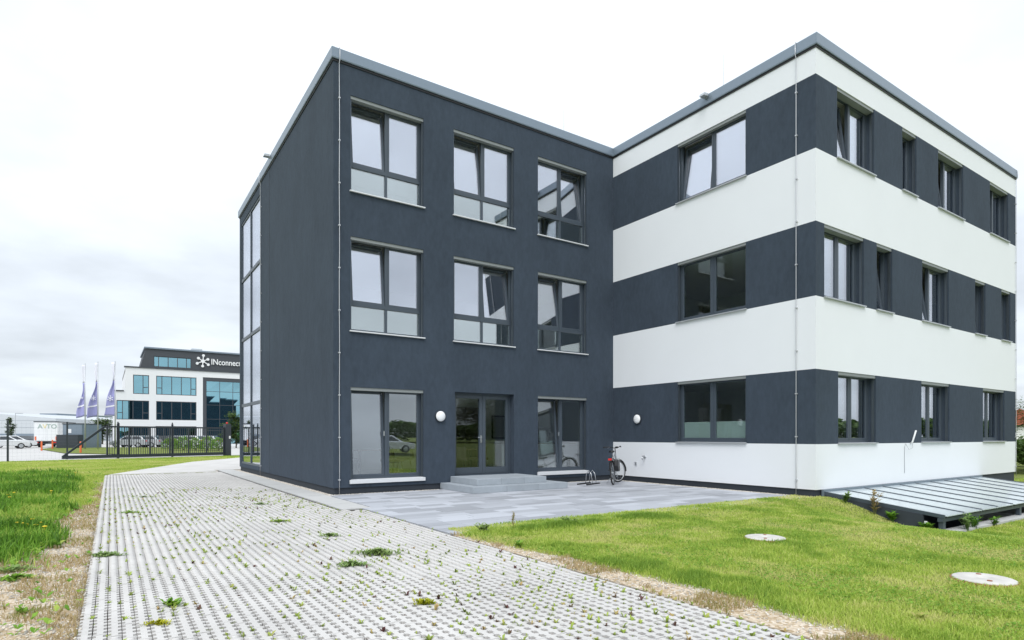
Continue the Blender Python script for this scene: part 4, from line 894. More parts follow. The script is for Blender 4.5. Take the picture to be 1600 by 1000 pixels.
lp(MB().box(0.1, 9.2, -0.45, 0.45, 0.55, 0.779), 'chassis', 'black', tk); lp(MB().box(-0.12, 0.05, -1.2, 1.2, 0.42, 0.54), 'bumper', 'gate', tk)
lp(MB().extr([(7.6, 0.6), (9.5, 0.6), (9.5, 1.5), (9.2, 2.6), (7.6, 2.75)], -1.15, 1.15), 'cab', 'car_white', tk, bevel=0.06)
mat('truck_text', (0.34, 0.44, 0.40), 0.5); mat('truck_yellow', (0.78, 0.68, 0.36), 0.5)
for tx, m_, off in (('A', 'truck_text', 0.85), ('V', 'truck_yellow', 0.35), ('TO', 'truck_text', -0.05)):
    o = textmesh('lettering', tx, 0.75, m_, 0.005); o.parent = tk; o.rotation_euler = (math.pi / 2, 0, -math.pi / 2); o.location = (-0.045, off, 2.35)
# dark container shed and bins
x, y, _ = dep(113, 700, 68); sh = thing('container_shed', 'dark grey container shed beside the truck', 'shed', (x, y, 0.016), -0.6)
lp(MB().box(-1.1, 1.1, 0, 3.2, 0, 2.75), 'shell', 'coping', sh); lp(MB().box(-1.16, 1.16, -0.06, 3.26, 2.751, 2.85), 'roof_edge', 'gate', sh); lp(MB().box(-0.65, -0.1, -0.03, -0.002, 1.75, 2.2), 'notice_board', 'white_paint', sh); lp(MB().box(-1.15, 1.3, -0.9, -0.05, 0, 1.55), 'bin_enclosure', 'gate', sh)
# warehouses
mat('cladding', (0.52, 0.55, 0.575), 0.5, metal=0.1, var=0.03); mat('cladding_line', (0.34, 0.37, 0.4), 0.5)
def hall(pxl, pxr, pyt, D, ext, zh, m_, lb, rz=-TH, slope=0.0):
    xl, yl, z = dep(pxl, pyt, D); xr, yr, _ = dep(pxr, pyt, D); W = math.hypot(xr - xl, yr - yl)
    t = thing('warehouse', lb, 'warehouse', (xl, yl, 0.015), math.atan2(yr - yl, xr - xl))
    lp(MB().extr([(0, 0), (W, 0), (W, z - slope), (W * 0.62, z), (0, z)], 0, ext), 'wall', m_, t)
    for k in range(1, int(W / 6)): lp(MB().box(k * 6 - 0.06, k * 6 + 0.06, -0.03, -0.001, 0.2, z - 0.6 - slope * max(0, (k * 6 / W - 0.62) / 0.38)), 'panel_joint', 'cladding_line', t)
    for k in range(1, 4): lp(MB().box(0.05, W - 0.1, -0.02, -0.001, z * k / 4.4 - 0.05, z * k / 4.4 + 0.05), 'panel_joint', 'cladding_line', t)
    return t, W, z
t, W, z = hall(-320, 87, 641.5, 150, 60, 0, 'cladding', 'long pale grey clad warehouse behind the truck', slope=2.0)
lp(MB().box(W * 0.66, W * 0.97, -0.2, -0.04, 0.0, 2.0), 'dock_strip', 'coping', t); lp(MB().box(W * 0.2, W * 0.6, -0.2, -0.04, 0.0, 1.6), 'dock_strip', 'coping', t)
t, W, z = hall(62, 88.5, 646, 190, 40, 0, 'coping', 'darker grey hall rising behind the pale warehouse')
for px_, D, hpx, lb in ((24, 110, 646, 'slim grey lamp post in the far lot left of the warehouse middle'),):
    x, y, z = dep(px_, hpx, D); t = thing('lamp_post', lb, 'lamp post', (x, y, 0), 0.3); lp(MB().tube([(0, 0, 0), (0, 0, z)], [0.09, 0.05], 8), 'pole', 'silver', t); lp(MB().box(0, 1.1, -0.1, 0.1, z - 0.02, z + 0.08), 'lamp_head', 'silver', t)

# ------------------------------------------------------------------ white office block with rooftop sign beyond the gate
A0 = Vector(dep(228, 543, 80)); B0 = Vector(dep(376, 553.5, 86.6)); du = Vector((B0.x - A0.x, B0.y - A0.y, 0)).normalized()
def onp(px_, py_):
    d = Vector(ray(px_, py_)); n = Vector((-du.y, du.x, 0)); t_ = n.dot(Vector((A0.x, A0.y, 0))) / n.dot(d); P_ = d * t_
    return (P_ - Vector((A0.x, A0.y, 0))).dot(du), CAM_H + P_.z
ob = thing('office_block', 'white office block with dark top floor, teal glass and INconnect roof sign', 'building', (A0.x, A0.y, 0.0), math.atan2(du.y, du.x))
def U(px_): return onp(px_, 600)[0]
def Zp(px_, py_): return onp(px_, py_)[1]
z1, z2, z3, z4, z5 = Zp(240, 665), Zp(240, 621), Zp(240, 585), Zp(240, 576), Zp(240, 545)
uL, uM, uT, uR = U(178), U(196), U(222), U(376) + 26
gl = U(317); zg = Zp(330, 590)
wins = []   # (u0,u1,z0,z1,mullion fractions)
wz3 = (Zp(275, 617.5), Zp(275, 588.5)); wz2 = (Zp(275, 656.5), Zp(275, 627.5)); wz4 = (Zp(270, 574.5), Zp(270, 558))
wins += [(U(208), U(233), *wz3, (0.62,)), (U(244), U(307), *wz3, (0.14, 0.38, 0.62, 0.86)), (U(182), U(233), *wz2, (0.18, 0.5, 0.8)), (U(244), U(307), *wz2, (0.14, 0.38, 0.62, 0.86))]
wall_ops = [w_[:4] for w_ in wins] + [(U(182), U(233), 0.5, Zp(200, 666)), (U(243), U(307), 0.5, Zp(275, 666)), (gl, uR - 3, 0.3, zg)]
def lwall(nm, m_, u0, u1, za, zb, ops_, par, dpt=0.5, y0=0.0):
    us = sorted({u0, u1} | {o_[0] for o_ in ops_ if u0 < o_[0] < u1} | {o_[1] for o_ in ops_ if u0 < o_[1] < u1}); zs = sorted({za, zb} | {o_[2] for o_ in ops_ if za < o_[2] < zb} | {o_[3] for o_ in ops_ if za < o_[3] < zb}); mb = MB()
    for i in range(len(us) - 1):
        run = None
        for j in range(len(zs) - 1):
            cu, c_ = (us[i] + us[i + 1]) / 2, (zs[j] + zs[j + 1]) / 2; sol = not any(o_[0] < cu < o_[1] and o_[2] < c_ < o_[3] for o_ in ops_)
            if sol: run = (run[0] if run else zs[j], zs[j + 1])
            if (not sol or j == len(zs) - 2) and run: mb.box(us[i], us[i + 1], y0, y0 + dpt, *run); run = None
    o = mb.build(nm, m_); o.parent = par; return o
mat('block_white', (0.74, 0.75, 0.76), 0.8, var=0.02); mat('block_dark', (0.055, 0.062, 0.072), 0.7, var=0.05)
lwall('white_wall', 'block_white', uM, uR, 0, z4, wall_ops, ob); lwall('white_wall', 'block_white', uL, uM - 0.002, 0, Zp(186, 611), wall_ops, ob)
lp(MB().box(uM, uR, 0.52, 18, z4 - 0.5, z4 - 0.05), 'roof_terrace', 'roofing', ob); lp(MB().box(uL, uM - 0.01, 0.52, 18, Zp(186, 611) - 0.4, Zp(186, 611) - 0.05), 'roof_terrace', 'roofing', ob)
lp(MB().box(uM - 0.15, uR, -0.12, 0.6, z4 + 0.002, z4 + 0.16), 'cornice', 'block_dark', ob); lp(MB().box(uL - 0.15, uM - 0.16, -0.12, 0.6, Zp(186, 611) + 0.002, Zp(186, 611) + 0.14), 'cornice', 'block_dark', ob)
lp(MB().box(uM, uM + 0.4, 0.51, 18, 0, z4 - 0.51), 'side_wall', 'block_white', ob); lp(MB().box(uL, uL + 0.4, 0.51, 18, 0, Zp(186, 611) - 0.41), 'side_wall', 'block_white', ob); lp(MB().box(uM + 0.41, uR, 7, 7.3, 0, z4 - 0.51), 'inner_wall', 'room_grey', ob)
for zf in (0.15, z1 - 0.2, z2 + 0.05): lp(MB().box(uM + 0.41, uR, 0.52, 6.99, zf, zf + 0.25), 'floor_slab', 'room_grey', ob)
# set-back dark top floor with slanted end
w4 = (U(240), U(299), *wz4, (0.13, 0.38, 0.63, 0.87))
lwall('top_floor_wall', 'block_dark', U(228) + 0.0, uR, z4 + 0.165, z5, [w4[:4]], ob, 0.4, 0.02)
lp(MB().extr([(uT - 0.2, z4 + 0.165), (U(228) - 0.002, z4 + 0.165), (U(228) - 0.002, z5)], 0.02, 12), 'slanted_end', 'block_dark', ob); lp(MB().box(U(228) - 0.2, uR, -0.15, 12, z5 + 0.002, z5 + 0.2), 'roof_edge', 'coping', ob)
lp(MB().box(U(228), uR, 5.0, 5.2, z4 + 0.17, z5 - 0.01), 'inner_wall', 'room_grey', ob)
lp(MB().box(U(305), U(322), 4, 6, z5 + 0.2, z5 + 0.95), 'roof_unit', 'cladding', ob)
def bwin(u0, u1, za, zb, fr, low=False):
    f_ = MB(); b = 0.09
    for a_, c_ in ((u0, u0 + b), (u1 - b, u1)): f_.box(a_, c_, 0.08, 0.22, za, zb)
    f_.box(u0 + b, u1 - b, 0.081, 0.219, za, za + b); f_.box(u0 + b, u1 - b, 0.081, 0.219, zb - b, zb)
    es = [u0 + b] + [u0 + (u1 - u0) * q_ for q_ in fr] + [u1 - b]
    for e in es[1:-1]: f_.box(e - 0.045, e + 0.045, 0.09, 0.21, za + b, zb - b)
    for k in ((0, len(es) - 2) if len(fr) > 2 else (len(es) - 2,)):
        if not low: f_.box(es[k] + 0.045, es[k + 1] - 0.045, 0.092, 0.208, za + (zb - za) * 0.34, za + (zb - za) * 0.34 + 0.1)
    o = lp(f_, 'window', 'block_dark', ob)
    for k in range(len(es) - 1):
        p_ = MB().box(es[k], es[k + 1], 0.14, 0.17, za + b, zb - b).build('pane', 'glass_teal'); p_.parent = o
for w_ in wins: bwin(*w_)
bwin(*w4, low=True); bwin(U(182), U(233), 0.5, Zp(200, 666), (0.25, 0.5, 0.75), True); bwin(U(243), U(307), 0.5, Zp(275, 666), (0.2, 0.4, 0.6, 0.8), True)
gg = MB(); e = gl
f_ = MB().box(gl, gl + 0.45, 0.05, 0.3, 0.3, zg).box(gl + 0.45, uR - 3, 0.051, 0.299, zg - 0.5, zg)
step_ = U(343) - U(322); us = [gl + 0.45]
while us[-1] < uR - 4: us.append(us[-1] + step_)
zz = [0.3, 2.2, Zp(340, 655), Zp(340, 633), Zp(340, 612), zg - 0.5]
for u in us[1:]: f_.box(u - 0.03, u + 0.03, 0.12, 0.2, 0.3, zg - 0.5)
for z in zz[1:-1]: f_.box(gl + 0.45, uR - 3, 0.125, 0.195, z - 0.03, z + 0.03)
gw = lp(f_, 'glass_front', 'block_dark', ob)
for i in range(len(us) - 1):
    for j in range(5):
        tl_ = random.uniform(-0.012, 0.012); p_ = MB().add([(us[i] + 0.03, 0.15, zz[j] + 0.03), (us[i + 1] - 0.03, 0.15 + tl_, zz[j] + 0.03), (us[i + 1] - 0.03, 0.15 - tl_, zz[j + 1] - 0.03), (us[i] + 0.03, 0.15 + tl_, zz[j + 1] - 0.03), (us[i] + 0.03, 0.18, zz[j] + 0.03), (us[i + 1] - 0.03, 0.18 + tl_, zz[j] + 0.03), (us[i + 1] - 0.03, 0.18 - tl_, zz[j + 1] - 0.03), (us[i] + 0.03, 0.18 + tl_, zz[j + 1] - 0.03)], [(0, 1, 2, 3), (4, 7, 6, 5), (0, 4, 5, 1), (1, 5, 6, 2), (2, 6, 7, 3), (3, 7, 4, 0)]).build('pane', 'glass_teal'); p_.parent = gw
sg_ = MB(); zc_ = Zp(317, 564.5); logo(sg_, U(317), zc_, 0.80, -0.16, -0.02); lp(sg_, 'sign_emblem', 'white_paint', ob)
tx = textmesh('sign_lettering', 'INconnect', 1.2, 'white_paint', 0.05); tx.parent = ob; tx.rotation_euler = (math.pi / 2, 0, 0); tx.scale = (0.76, 0.95, 1); tx.location = (U(329.5), -0.1, Zp(329, 569.5))
# dark annex at the right foot of the block and a tree by it are hidden by the house

# ------------------------------------------------------------------ vegetation generators
def blades(P, h, wd, lean, v, name, m_, curve=0.5):
    """P (n,3) base points; bent two-segment blades"""
    n = len(P); a = rng.uniform(0, 2 * math.pi, n); side = np.stack([np.cos(a), np.sin(a), np.zeros(n)], 1); b = a + math.pi / 2 + rng.normal(0, 0.5, n)
    fw = np.stack([np.cos(b), np.sin(b), np.zeros(n)], 1); up = np.array([0, 0, 1.0])
    ln = (lean * rng.random(n))[:, None]; h_ = h[:, None]; w_ = wd[:, None]
    mid = P + up * h_ * 0.55 + fw * ln * h_ * 0.25; tip = P + up * h_ * (1 - 0.3 * ln * curve) + fw * ln * h_ * 0.9
    V = np.stack([P - side * w_ / 2, P + side * w_ / 2, mid + side * w_ * 0.4, mid - side * w_ * 0.4, tip], 1).reshape(-1, 3)
    t0 = np.array([(0, 1, 2), (0, 2, 3), (3, 2, 4)]); T = (t0[None] + (np.arange(n) * 5)[:, None, None]).reshape(-1, 3)
    return npmesh(name, V, T, m_, np.repeat(v, 5))
def scatter(x0, x1, y0, y1, dens, cell=0.5):
    """density falls with camera distance; only in and near the view"""
    out = []
    for cx in np.arange(x0, x1, cell):
        for cy in np.arange(y0, y1, cell):
            mx_, my_ = cx + cell / 2, cy + cell / 2; d = mx_ * math.sin(TH) + my_ * math.cos(TH); r = mx_ * math.cos(TH) - my_ * math.sin(TH)
            if d < 1.2 or abs(r) > d * 0.90 + 1.2: continue
            dist = math.hypot(d, r); n = int(cell * cell * dens * min(1.0, (4.5 / dist) ** 1.35))
            out.append(np.stack([rng.uniform(cx, cx + cell, n), rng.uniform(cy, cy + cell, n)], 1))
    return np.concatenate(out)
MAN = [(7.40, 4.83, 0.26), (6.99, 2.24, 0.255)]
def free(P):
    x, y = P[:, 0], P[:, 1]; ok = ~paved(x, y, 0.0) & ~inpit(x, y) & ~inside(x, y)
    for a, b, r in MAN: ok &= (x - a) ** 2 + (y - b) ** 2 > r * r
    ok &= ~((x > CAX0 - 0.12) & (y > CAY - 0.2) & (y < YW)); return ok
def put(P): return np.stack([P[:, 0], P[:, 1], hgt(P[:, 0], P[:, 1]) - 0.004], 1)
# right lawn
P = scatter(3.9, 40, -2, 7.52, 9500)
P = P[free(P) | ((P[:, 1] > 7.45) & (P[:, 0] > 4.2) & (P[:, 0] < 13.4))]
dw = dirtw(P[:, 0], P[:, 1]); P = P[rng.random(len(P)) > dw * 1.0]
P = P[(P[:, 0] > 4.05)]
dist = np.hypot(P[:, 0], P[:, 1]); big = vnoise(P[:, 0], P[:, 1], 1.1, 3); fine = vnoise(P[:, 0] + 40, P[:, 1], 0.35, 2)
edge = np.exp(-((P[:, 1] - 7.3) / 0.22) ** 2) * (P[:, 0] < 9) + 0.7 * sstep(0.55, 0.1, np.abs(P[:, 0] - 4.75 - 0.5 * (big - .5))) * (P[:, 1] < 6.5)
h = 0.82 * (0.022 + 0.03 * rng.random(len(P)) + 0.05 * np.clip(fine - 0.45, 0, 1) + 0.03 * np.clip(big - 0.45, 0, 1) * 2) * (1 + 0.8 * edge)
v = np.clip(0.62 - 0.5 * edge - 1.2 * (big - 0.5) - 1.1 * (fine - 0.5) + rng.normal(0, 0.2, len(P)), 0, 1)
tag(blades(put(P), h, 0.0035 + 0.0006 * dist, 1.1, v, 'lawn_grass', 'lawn'), 'short yellow-green lawn right of the paved drive', 'lawn', None, 'stuff')
# left: mown strip, tall lush meadow patch, dry straw verge
def lushw(x, y):
    n = vnoise(x, y, 1.3, 3) - 0.5
    return sstep(-0.2, 0.35, (-0.62 - 0.028 * (y - 9) - x) + 0.9 * n) * sstep(7.6, 9.6, y + 2 * n) * sstep(30, 25, y)
P = np.concatenate([scatter(-14, -0.1, 2, 45, 7500), scatter(-0.1, 7.2, 26, 47.2, 7500)]); P = P[free(P)]
P = P[~((P[:, 1] > 26) & (P[:, 0] > -0.1) & (P[:, 1] < 26 + np.where(P[:, 0] < 3.6, (P[:, 0] + 0.1) * 2.865, 10.6 + (P[:, 0] - 3.6) * 1.667)))]
P = P[~((P[:, 1] > 41.6 + (P[:, 0] + 8) * 0.30) & (P[:, 0] > -8))]
dw = dirtw(P[:, 0], P[:, 1]); lw_ = lushw(P[:, 0], P[:, 1])
k1 = rng.random(len(P)) > np.maximum(dw * 1.02, lw_); Q = P[k1]; dist = np.hypot(Q[:, 0], Q[:, 1])
bg_ = vnoise(Q[:, 0], Q[:, 1], 1.4, 3); v = np.clip(0.62 - 1.0 * (bg_ - 0.5) + rng.normal(0, 0.17, len(Q)), 0, 1)
tag(blades(put(Q), 0.03 + 0.04 * rng.random(len(Q)), 0.004 + 0.0006 * dist, 1.1, v, 'verge_grass', 'lawn'), 'mown yellow-green grass left of the paved drive', 'grass', None, 'stuff')
Q = P[lw_ > rng.random(len(P))]; dist = np.hypot(Q[:, 0], Q[:, 1]); bg_ = vnoise(Q[:, 0], Q[:, 1], 0.6, 3)
v = np.clip(0.52 - 2.0 * (bg_ - 0.5) + rng.normal(0, 0.22, len(Q)), 0, 1)
tag(blades(put(Q), (0.07 + 0.15 * rng.random(len(Q)) ** 1.5) * (0.4 + 1.3 * bg_), 0.006 + 0.0008 * dist, 1.0, v, 'meadow_grass', 'lush'), 'tall lush green meadow grass at the left edge', 'grass', None, 'stuff')
P = scatter(-3.2, -0.15, 3, 20, 4200); P = P[free(P)]; P = P[dirtw(P[:, 0], P[:, 1]) * (vnoise(P[:, 0] + 9, P[:, 1], 0.45, 3) > 0.46) * 0.9 + 0.08 > rng.random(len(P))]
P2 = scatter(4.02, 5.2, 1.2, 7.3, 5200); P2 = P2[dirtw(P2[:, 0], P2[:, 1]) * (vnoise(P2[:, 0] + 9, P2[:, 1], 0.4, 3) > 0.47) > rng.random(len(P2))]
P = np.concatenate([P, P2]); dist = np.hypot(P[:, 0], P[:, 1]); v = np.clip(rng.normal(0.42, 0.25, len(P)) + 0.9 * (vnoise(P[:, 0], P[:, 1], 0.5) - 0.5), 0, 1)
tag(blades(put(P), 0.02 + 0.045 * rng.random(len(P)), 0.003 + 0.0005 * dist, 1.5, v, 'dry_grass', 'straw'), 'sparse dry straw grass on the bare verges beside the drive', 'grass', None, 'stuff')
# leafy sprouts in the paver slots
def leaves(P, v, ln, wd, rise, name, m_, nl=5):
    """rosettes of nl leaves around each point (bent quads)"""
    n = len(P); P = np.repeat(P, nl, 0); v = np.clip(np.repeat(v, nl) + rng.normal(0, 0.06, n * nl), 0, 1); a = rng.uniform(0, 6.283, n * nl); N_ = n * nl
    l = np.repeat(ln, nl) * rng.uniform(0.6, 1.15, N_); w_ = l * wd; rz_ = rise * rng.uniform(0.5, 1.3, N_)
    d = np.stack([np.cos(a), np.sin(a)], 1); s = np.stack([-np.sin(a), np.cos(a)], 1)
    def pt(t, z, sd): return np.stack([P[:, 0] + d[:, 0] * l * t + s[:, 0] * w_ * sd, P[:, 1] + d[:, 1] * l * t + s[:, 1] * w_ * sd, P[:, 2] + l * rz_ * z], 1)
    V = np.stack([pt(0, 0, 0), pt(0.45, 0.6, 0.5), pt(0.5, 0.55, -0.5), pt(1.0, 0.75, 0)], 1).reshape(-1, 3)
    T = (np.array([(0, 1, 2), (1, 3, 2)])[None] + (np.arange(N_) * 4)[:, None, None]).reshape(-1, 3)
    return npmesh(name, V, T, m_, np.repeat(v, 4))
slots = []
for x, y, d, ok in spots:
    for k in range(NT):
        if d < 16: slots.append((x + PX / 2, y + (k + 0.5) * TP))
slots = np.array(slots); pr = 0.15 + 0.50 * np.clip(vnoise(slots[:, 0], slots[:, 1], 0.9, 3) - 0.35, 0, 1) * 2 + 0.38 * sstep(1.2, 4.0, slots[:, 0]) * sstep(9, 4, slots[:, 1])
s_ = slots[rng.random(len(slots)) < pr]; s_ = s_ + rng.normal(0, 0.008, s_.shape)
vv = np.where(rng.random(len(s_)) < 0.10, 0.03, np.where(rng.random(len(s_)) < 0.12, 0.95, rng.uniform(0.35, 0.75, len(s_))))
tag(leaves(np.column_stack([s_, np.full(len(s_), -0.018)]), vv, rng.uniform(0.012, 0.038, len(s_)) * np.where(rng.random(len(s_)) < 0.04, 1.3, 1.0), 0.55, 1.6, 'sprouts', 'sprout', 6), 'small weeds sprouting from the slots of the drive', 'weeds', None, 'stuff')
P = scatter(4.1, 30, -1, 7.5, 1600); P = P[free(P)]; cw_ = vnoise(P[:, 0] + 70, P[:, 1] + 31, 0.7, 3); P = P[(cw_ > 0.50) & (rng.random(len(P)) > dirtw(P[:, 0], P[:, 1]))]
Q = scatter(-9, -0.3, 3, 30, 700); Q = Q[free(Q)]; Q = Q[(lushw(Q[:, 0], Q[:, 1]) + 0.04 > rng.random(len(Q)))]
tag(leaves(np.vstack([put(P) + [0, 0, 0.03], put(Q) + [0, 0, 0.05]]), rng.uniform(0.2, 0.9, len(P) + len(Q)), np.concatenate([rng.uniform(0.010, 0.022, len(P)), rng.uniform(0.03, 0.07, len(Q))]), 0.6, 0.8, 'lawn_weeds', 'lush', 4), 'clover and broad leaves scattered through the grass', 'weeds', None, 'stuff')
def clump(px_, py_, rx, ry, n, ln, rise, m_, lb, v0=0.5, nl=4, zt=0.02):
    x, y = gnd(px_, py_); n = int(n * 0.55); a = rng.uniform(0, 6.283, n); r = np.abs(rng.normal(0, 0.55, n)) ; r = np.minimum(r, 1.1) * (1 + 0.3 * np.sin(3 * a + px_) + 0.3 * np.sin(5 * a + py_))
    # long axis across the view
    c, s = math.cos(TH), -math.sin(TH); u, w_ = r * np.cos(a) * rx, r * np.sin(a) * ry
    P = np.column_stack([x + u * c - w_ * s, y + u * s + w_ * c, rng.uniform(-0.01, zt, n) * np.clip(1.2 - r, 0.1, 1.2)])
    return tag(leaves(P, np.clip(rng.normal(v0 + 0.1, 0.3, n), 0, 1), ln * rng.uniform(0.5, 1.2, n), 0.5, rise * 0.65, 'weed_clump', m_, nl), lb, 'weed', 'weed clumps on the drive')
clump(164, 868, 0.24, 0.10, 420, 0.038, 1.2, 'clover', 'dark green flat weed mat at the left edge of the drive')
clump(249, 975, 0.085, 0.05, 220, 0.022, 1.5, 'sedum', 'yellow stonecrop cushion low left on the drive')
clump(270, 946, 0.08, 0.04, 70, 0.05, 1.6, 'lush', 'bright green leafy weed above the yellow stonecrop')
clump(549, 883, 0.17, 0.09, 340, 0.042, 1.4, 'clover', 'dark green weed clump in the middle of the drive')
clump(590, 867, 0.19, 0.06, 280, 0.055, 2.2, 'clover', 'wispy pale green weed clump behind the dark green one mid drive', 0.9)
clump(662, 944, 0.09, 0.05, 130, 0.032, 2.0, 'sedum', 'yellow-green feathery weed tuft in the lower middle of the drive', 0.3)
clump(203, 801, 0.20, 0.09, 140, 0.04, 1.0, 'lush', 'small green weed mat on the upper left of the drive')
clump(437, 815, 0.18, 0.09, 150, 0.045, 1.2, 'lush', 'green weed mat on the upper middle of the drive', 0.75)
clump(515, 838, 0.15, 0.07, 110, 0.05, 1.6, 'clover', 'small green weed clump left of the terrace edge', 0.7)
clump(812, 787 + 68, 0.05, 0.04, 40, 0.07, 2.0, 'lush', 'upright bright green weed near the gravel verge tip')
clump(226, 777, 0.22, 0.08, 60, 0.05, 0.8, 'clover', 'thin dark weed patch at the far left of the drive')
clump(408, 788, 0.20, 0.07, 70, 0.05, 1.0, 'clover', 'thin green weed patch beside the concrete path')
clump(25, 905, 0.16, 0.10, 160, 0.06, 1.2, 'lush', 'green weed tuft on the dry verge at the left edge', 0.4)
clump(20, 893, 0.14, 0.10, 120, 0.07, 1.4, 'clover', 'dark green weed tuft just above the one at the left edge', 0.8)
clump(32, 958, 0.05, 0.04, 50, 0.045, 1.2, 'lush', 'tiny green weed on the bare gravel low at left', 0.5)
clump(1440, 968, 0.025, 0.02, 14, 0.055, 1.6, 'sprout', 'bright yellow-green leaf tuft in the lawn low at right', 0.6)
# dandelions in the meadow (individual heads)
dpos = [(36, 829), (50, 822), (70, 835), (28, 828), (63, 828), (15, 783), (80, 772), (105, 745), (118, 740), (42, 831), (56, 832), (22, 775), (12, 779)]
dm = MB().lathe([(0.003, -0.14), (0.003, 0.0), (0.018, 0.006), (0.024, 0.014), (0.012, 0.022)], 8).mesh('dandelion', 'dandelion')
for k, (a, b) in enumerate(dpos):
    x, y = gnd(a, b + 6); o = link('dandelion', dm); o.location = (x, y, 0.15); o.scale = (1.3, 1.3, 1.0); tag(o, 'yellow dandelion flower in the grass left of the drive', 'flower', 'dandelions in the left grass')
# taller plants by the glass canopy and at the lawn edges
def tall_plant(x, y, h_, n, ln, m_, lb, z0=None, spread=0.12, v0=0.4):
    z = float(hgt(np.array([x]), np.array([y]))[0]) if z0 is None else z0; t = thing('wild_plant', lb, 'plant', (x, y, z), 0, 'wild plants by the canopy')
    sm_ = MB(); pts = []
    for k in range(n):
        a = random.uniform(0, 6.28); e = Vector((math.cos(a) * spread * random.random(), math.sin(a) * spread * random.random(), h_ * random.uniform(0.6, 1))); sm_.tube([(0.02 * math.cos(a), 0.02 * math.sin(a), -0.02), tuple(e * 0.5 + Vector((0, 0, 0.05 * h_))), tuple(e)], [0.005, 0.004, 0.002], 4)
        for q_ in range(10): f_ = random.uniform(0.2, 1); pts.append((e.x * f_, e.y * f_, e.z * f_))
    lp(sm_, 'stem', m_, t); o = leaves(np.array(pts), np.full(len(pts), v0), np.full(len(pts), ln), 0.35, 0.7, 'foliage', m_, 3); o.parent = t
tall_plant(13.55, 6.9, 0.22, 7, 0.09, 'clover', 'small weed at the upper left corner of the glass canopy')
tall_plant(13.6, 6.3, 0.55, 5, 0.10, 'straw', 'dry brownish weed beside the canopy side panel', v0=0.5, spread=0.2)
tall_plant(13.62, 5.95, 0.25, 8, 0.09, 'lush', 'low green weed against the canopy side panel')
tall_plant(13.7, 5.35, 0.18, 4, 0.10, 'lush', 'broad-leaved green weed at the canopy downpipe')
tall_plant(14.55, 4.93, 0.38, 9, 0.07, 'clover', 'tall leafy weed in front of the canopy beam left', v0=0.5, spread=0.3)
tall_plant(14.95, 4.95, 0.32, 7, 0.08, 'lush', 'second leafy weed in front of the canopy beam', v0=0.3, spread=0.22)
tall_plant(15.9, 4.9, 0.2, 6, 0.08, 'lush', 'low weed right of the canopy middle post')
tall_plant(5.05, 7.5, 0.35, 2, 0.05, 'straw', 'thin dry grass stalk at the terrace edge', v0=0.4)
for k, (x, y) in enumerate(((6.1, 7.48), (4.5, 7.45))): tall_plant(x, y, 0.12, 8, 0.06, 'clover', ('low leafy weed at the terrace lawn edge', 'low leafy weed at the tip of the right lawn')[k], v0=0.8, spread=0.2)
# hedge bushes behind the gate
def bush(x, y, rx, ry, h_, lb, m_='lush', nm='hedge_bush', n=900, cat='bush', grp='hedge bushes behind the gate', ln=0.13):
    t = thing(nm, lb, cat, (x, y, 0.05), 0, grp); a = rng.uniform(0, 6.28, n); c = rng.uniform(-0.2, 1, n); r = np.sqrt(np.clip(1 - np.clip(c, 0, 1) ** 2, 0, 1)) * rng.uniform(0.75, 1.05, n) * (1 + 0.25 * np.sin(a * 3 + x))
    P = np.column_stack([r * np.cos(a) * rx, r * np.sin(a) * ry, np.maximum(0.02, (0.25 + 0.75 * c) * h_ * rng.uniform(0.85, 1.12, n))])
    o = leaves(P, rng.uniform(0.1, 0.9, n), np.full(n, ln), 0.55, 0.8, 'foliage', m_, 2); o.parent = t
    s_m = MB()
    for k in range(4): s_m.tube([(0, 0, 0), (0.4 * rx * math.cos(k * 1.6), 0.4 * ry * math.sin(k * 1.6), h_ * 0.6)], [0.02, 0.008], 5)
    lp(s_m, 'stem', 'trunk', t)
for k, (px_, lb) in enumerate(((268, 'first hedge bush from the left behind the gate'), (287, 'second hedge bush from the left behind the gate'), (306, 'third hedge bush from the left behind the gate'), (324, 'fourth hedge bush from the left behind the gate'), (341, 'hedge bush closest to the gate post'))):
    x, y, _ = dep(px_, 705, 57 - k * 0.5); bush(x, y, 0.75, 0.6, 1.12 + 0.1 * (k % 2), lb)
# trees: tapered trunk, limbs, leaf-clump crown
def tree(x, y, h_, rc, lb, m_='tree_leaf', n=4200, ln=0.16, trunk=0.14, cb=0.3, seed=1, grp=None, z=0.0):
    R_ = np.random.default_rng(seed); t = thing('tree', lb, 'tree', (x, y, z), 0, grp); tr = MB(); tips = []
    tr.tube([(0, 0, -0.1), (0.02, 0.03, h_ * 0.25), (-0.04, 0.02, h_ * 0.55), (0.03, 0, h_ * 0.9)], [trunk, trunk * 0.8, trunk * 0.5, trunk * 0.12], 8)
    for k in range(16):
        a = R_.uniform(0, 6.28); z0_ = h_ * R_.uniform(cb, 0.8); q_ = 1 - ((z0_ / h_ - cb) / (1 - cb)) * 0.55; e = Vector((math.cos(a) * rc * q_ * R_.uniform(0.6, 1), math.sin(a) * rc * q_ * R_.uniform(0.6, 1), z0_ + h_ * R_.uniform(0.08, 0.22)))
        m_p = e * 0.5; m_p.z = z0_ + (e.z - z0_) * 0.35; tr.tube([(0, 0, z0_), tuple(m_p), tuple(e)], [trunk * 0.35, trunk * 0.2, trunk * 0.06], 5)
        tips += [e, m_p * 0.6 + e * 0.4, m_p]
    tips.append(Vector((0, 0, h_ * 0.93))); lp(tr, 'trunk', 'trunk', t, smooth=True)
    cs = np.array([t_[:] for t_ in tips]); i = R_.integers(0, len(cs), n); P = cs[i] + R_.normal(0, 0.17, (n, 3)) * rc * np.array([1, 1, 0.75])
    o = leaves(P, np.clip(0.5 + 0.25 * (P[:, 2] - P[:, 2].mean()) / (h_ * 0.3) + R_.normal(0, 0.2, n), 0, 1), np.full(n, ln), 0.6, 0.4, 'crown', m_, 2); o.parent = t; return t
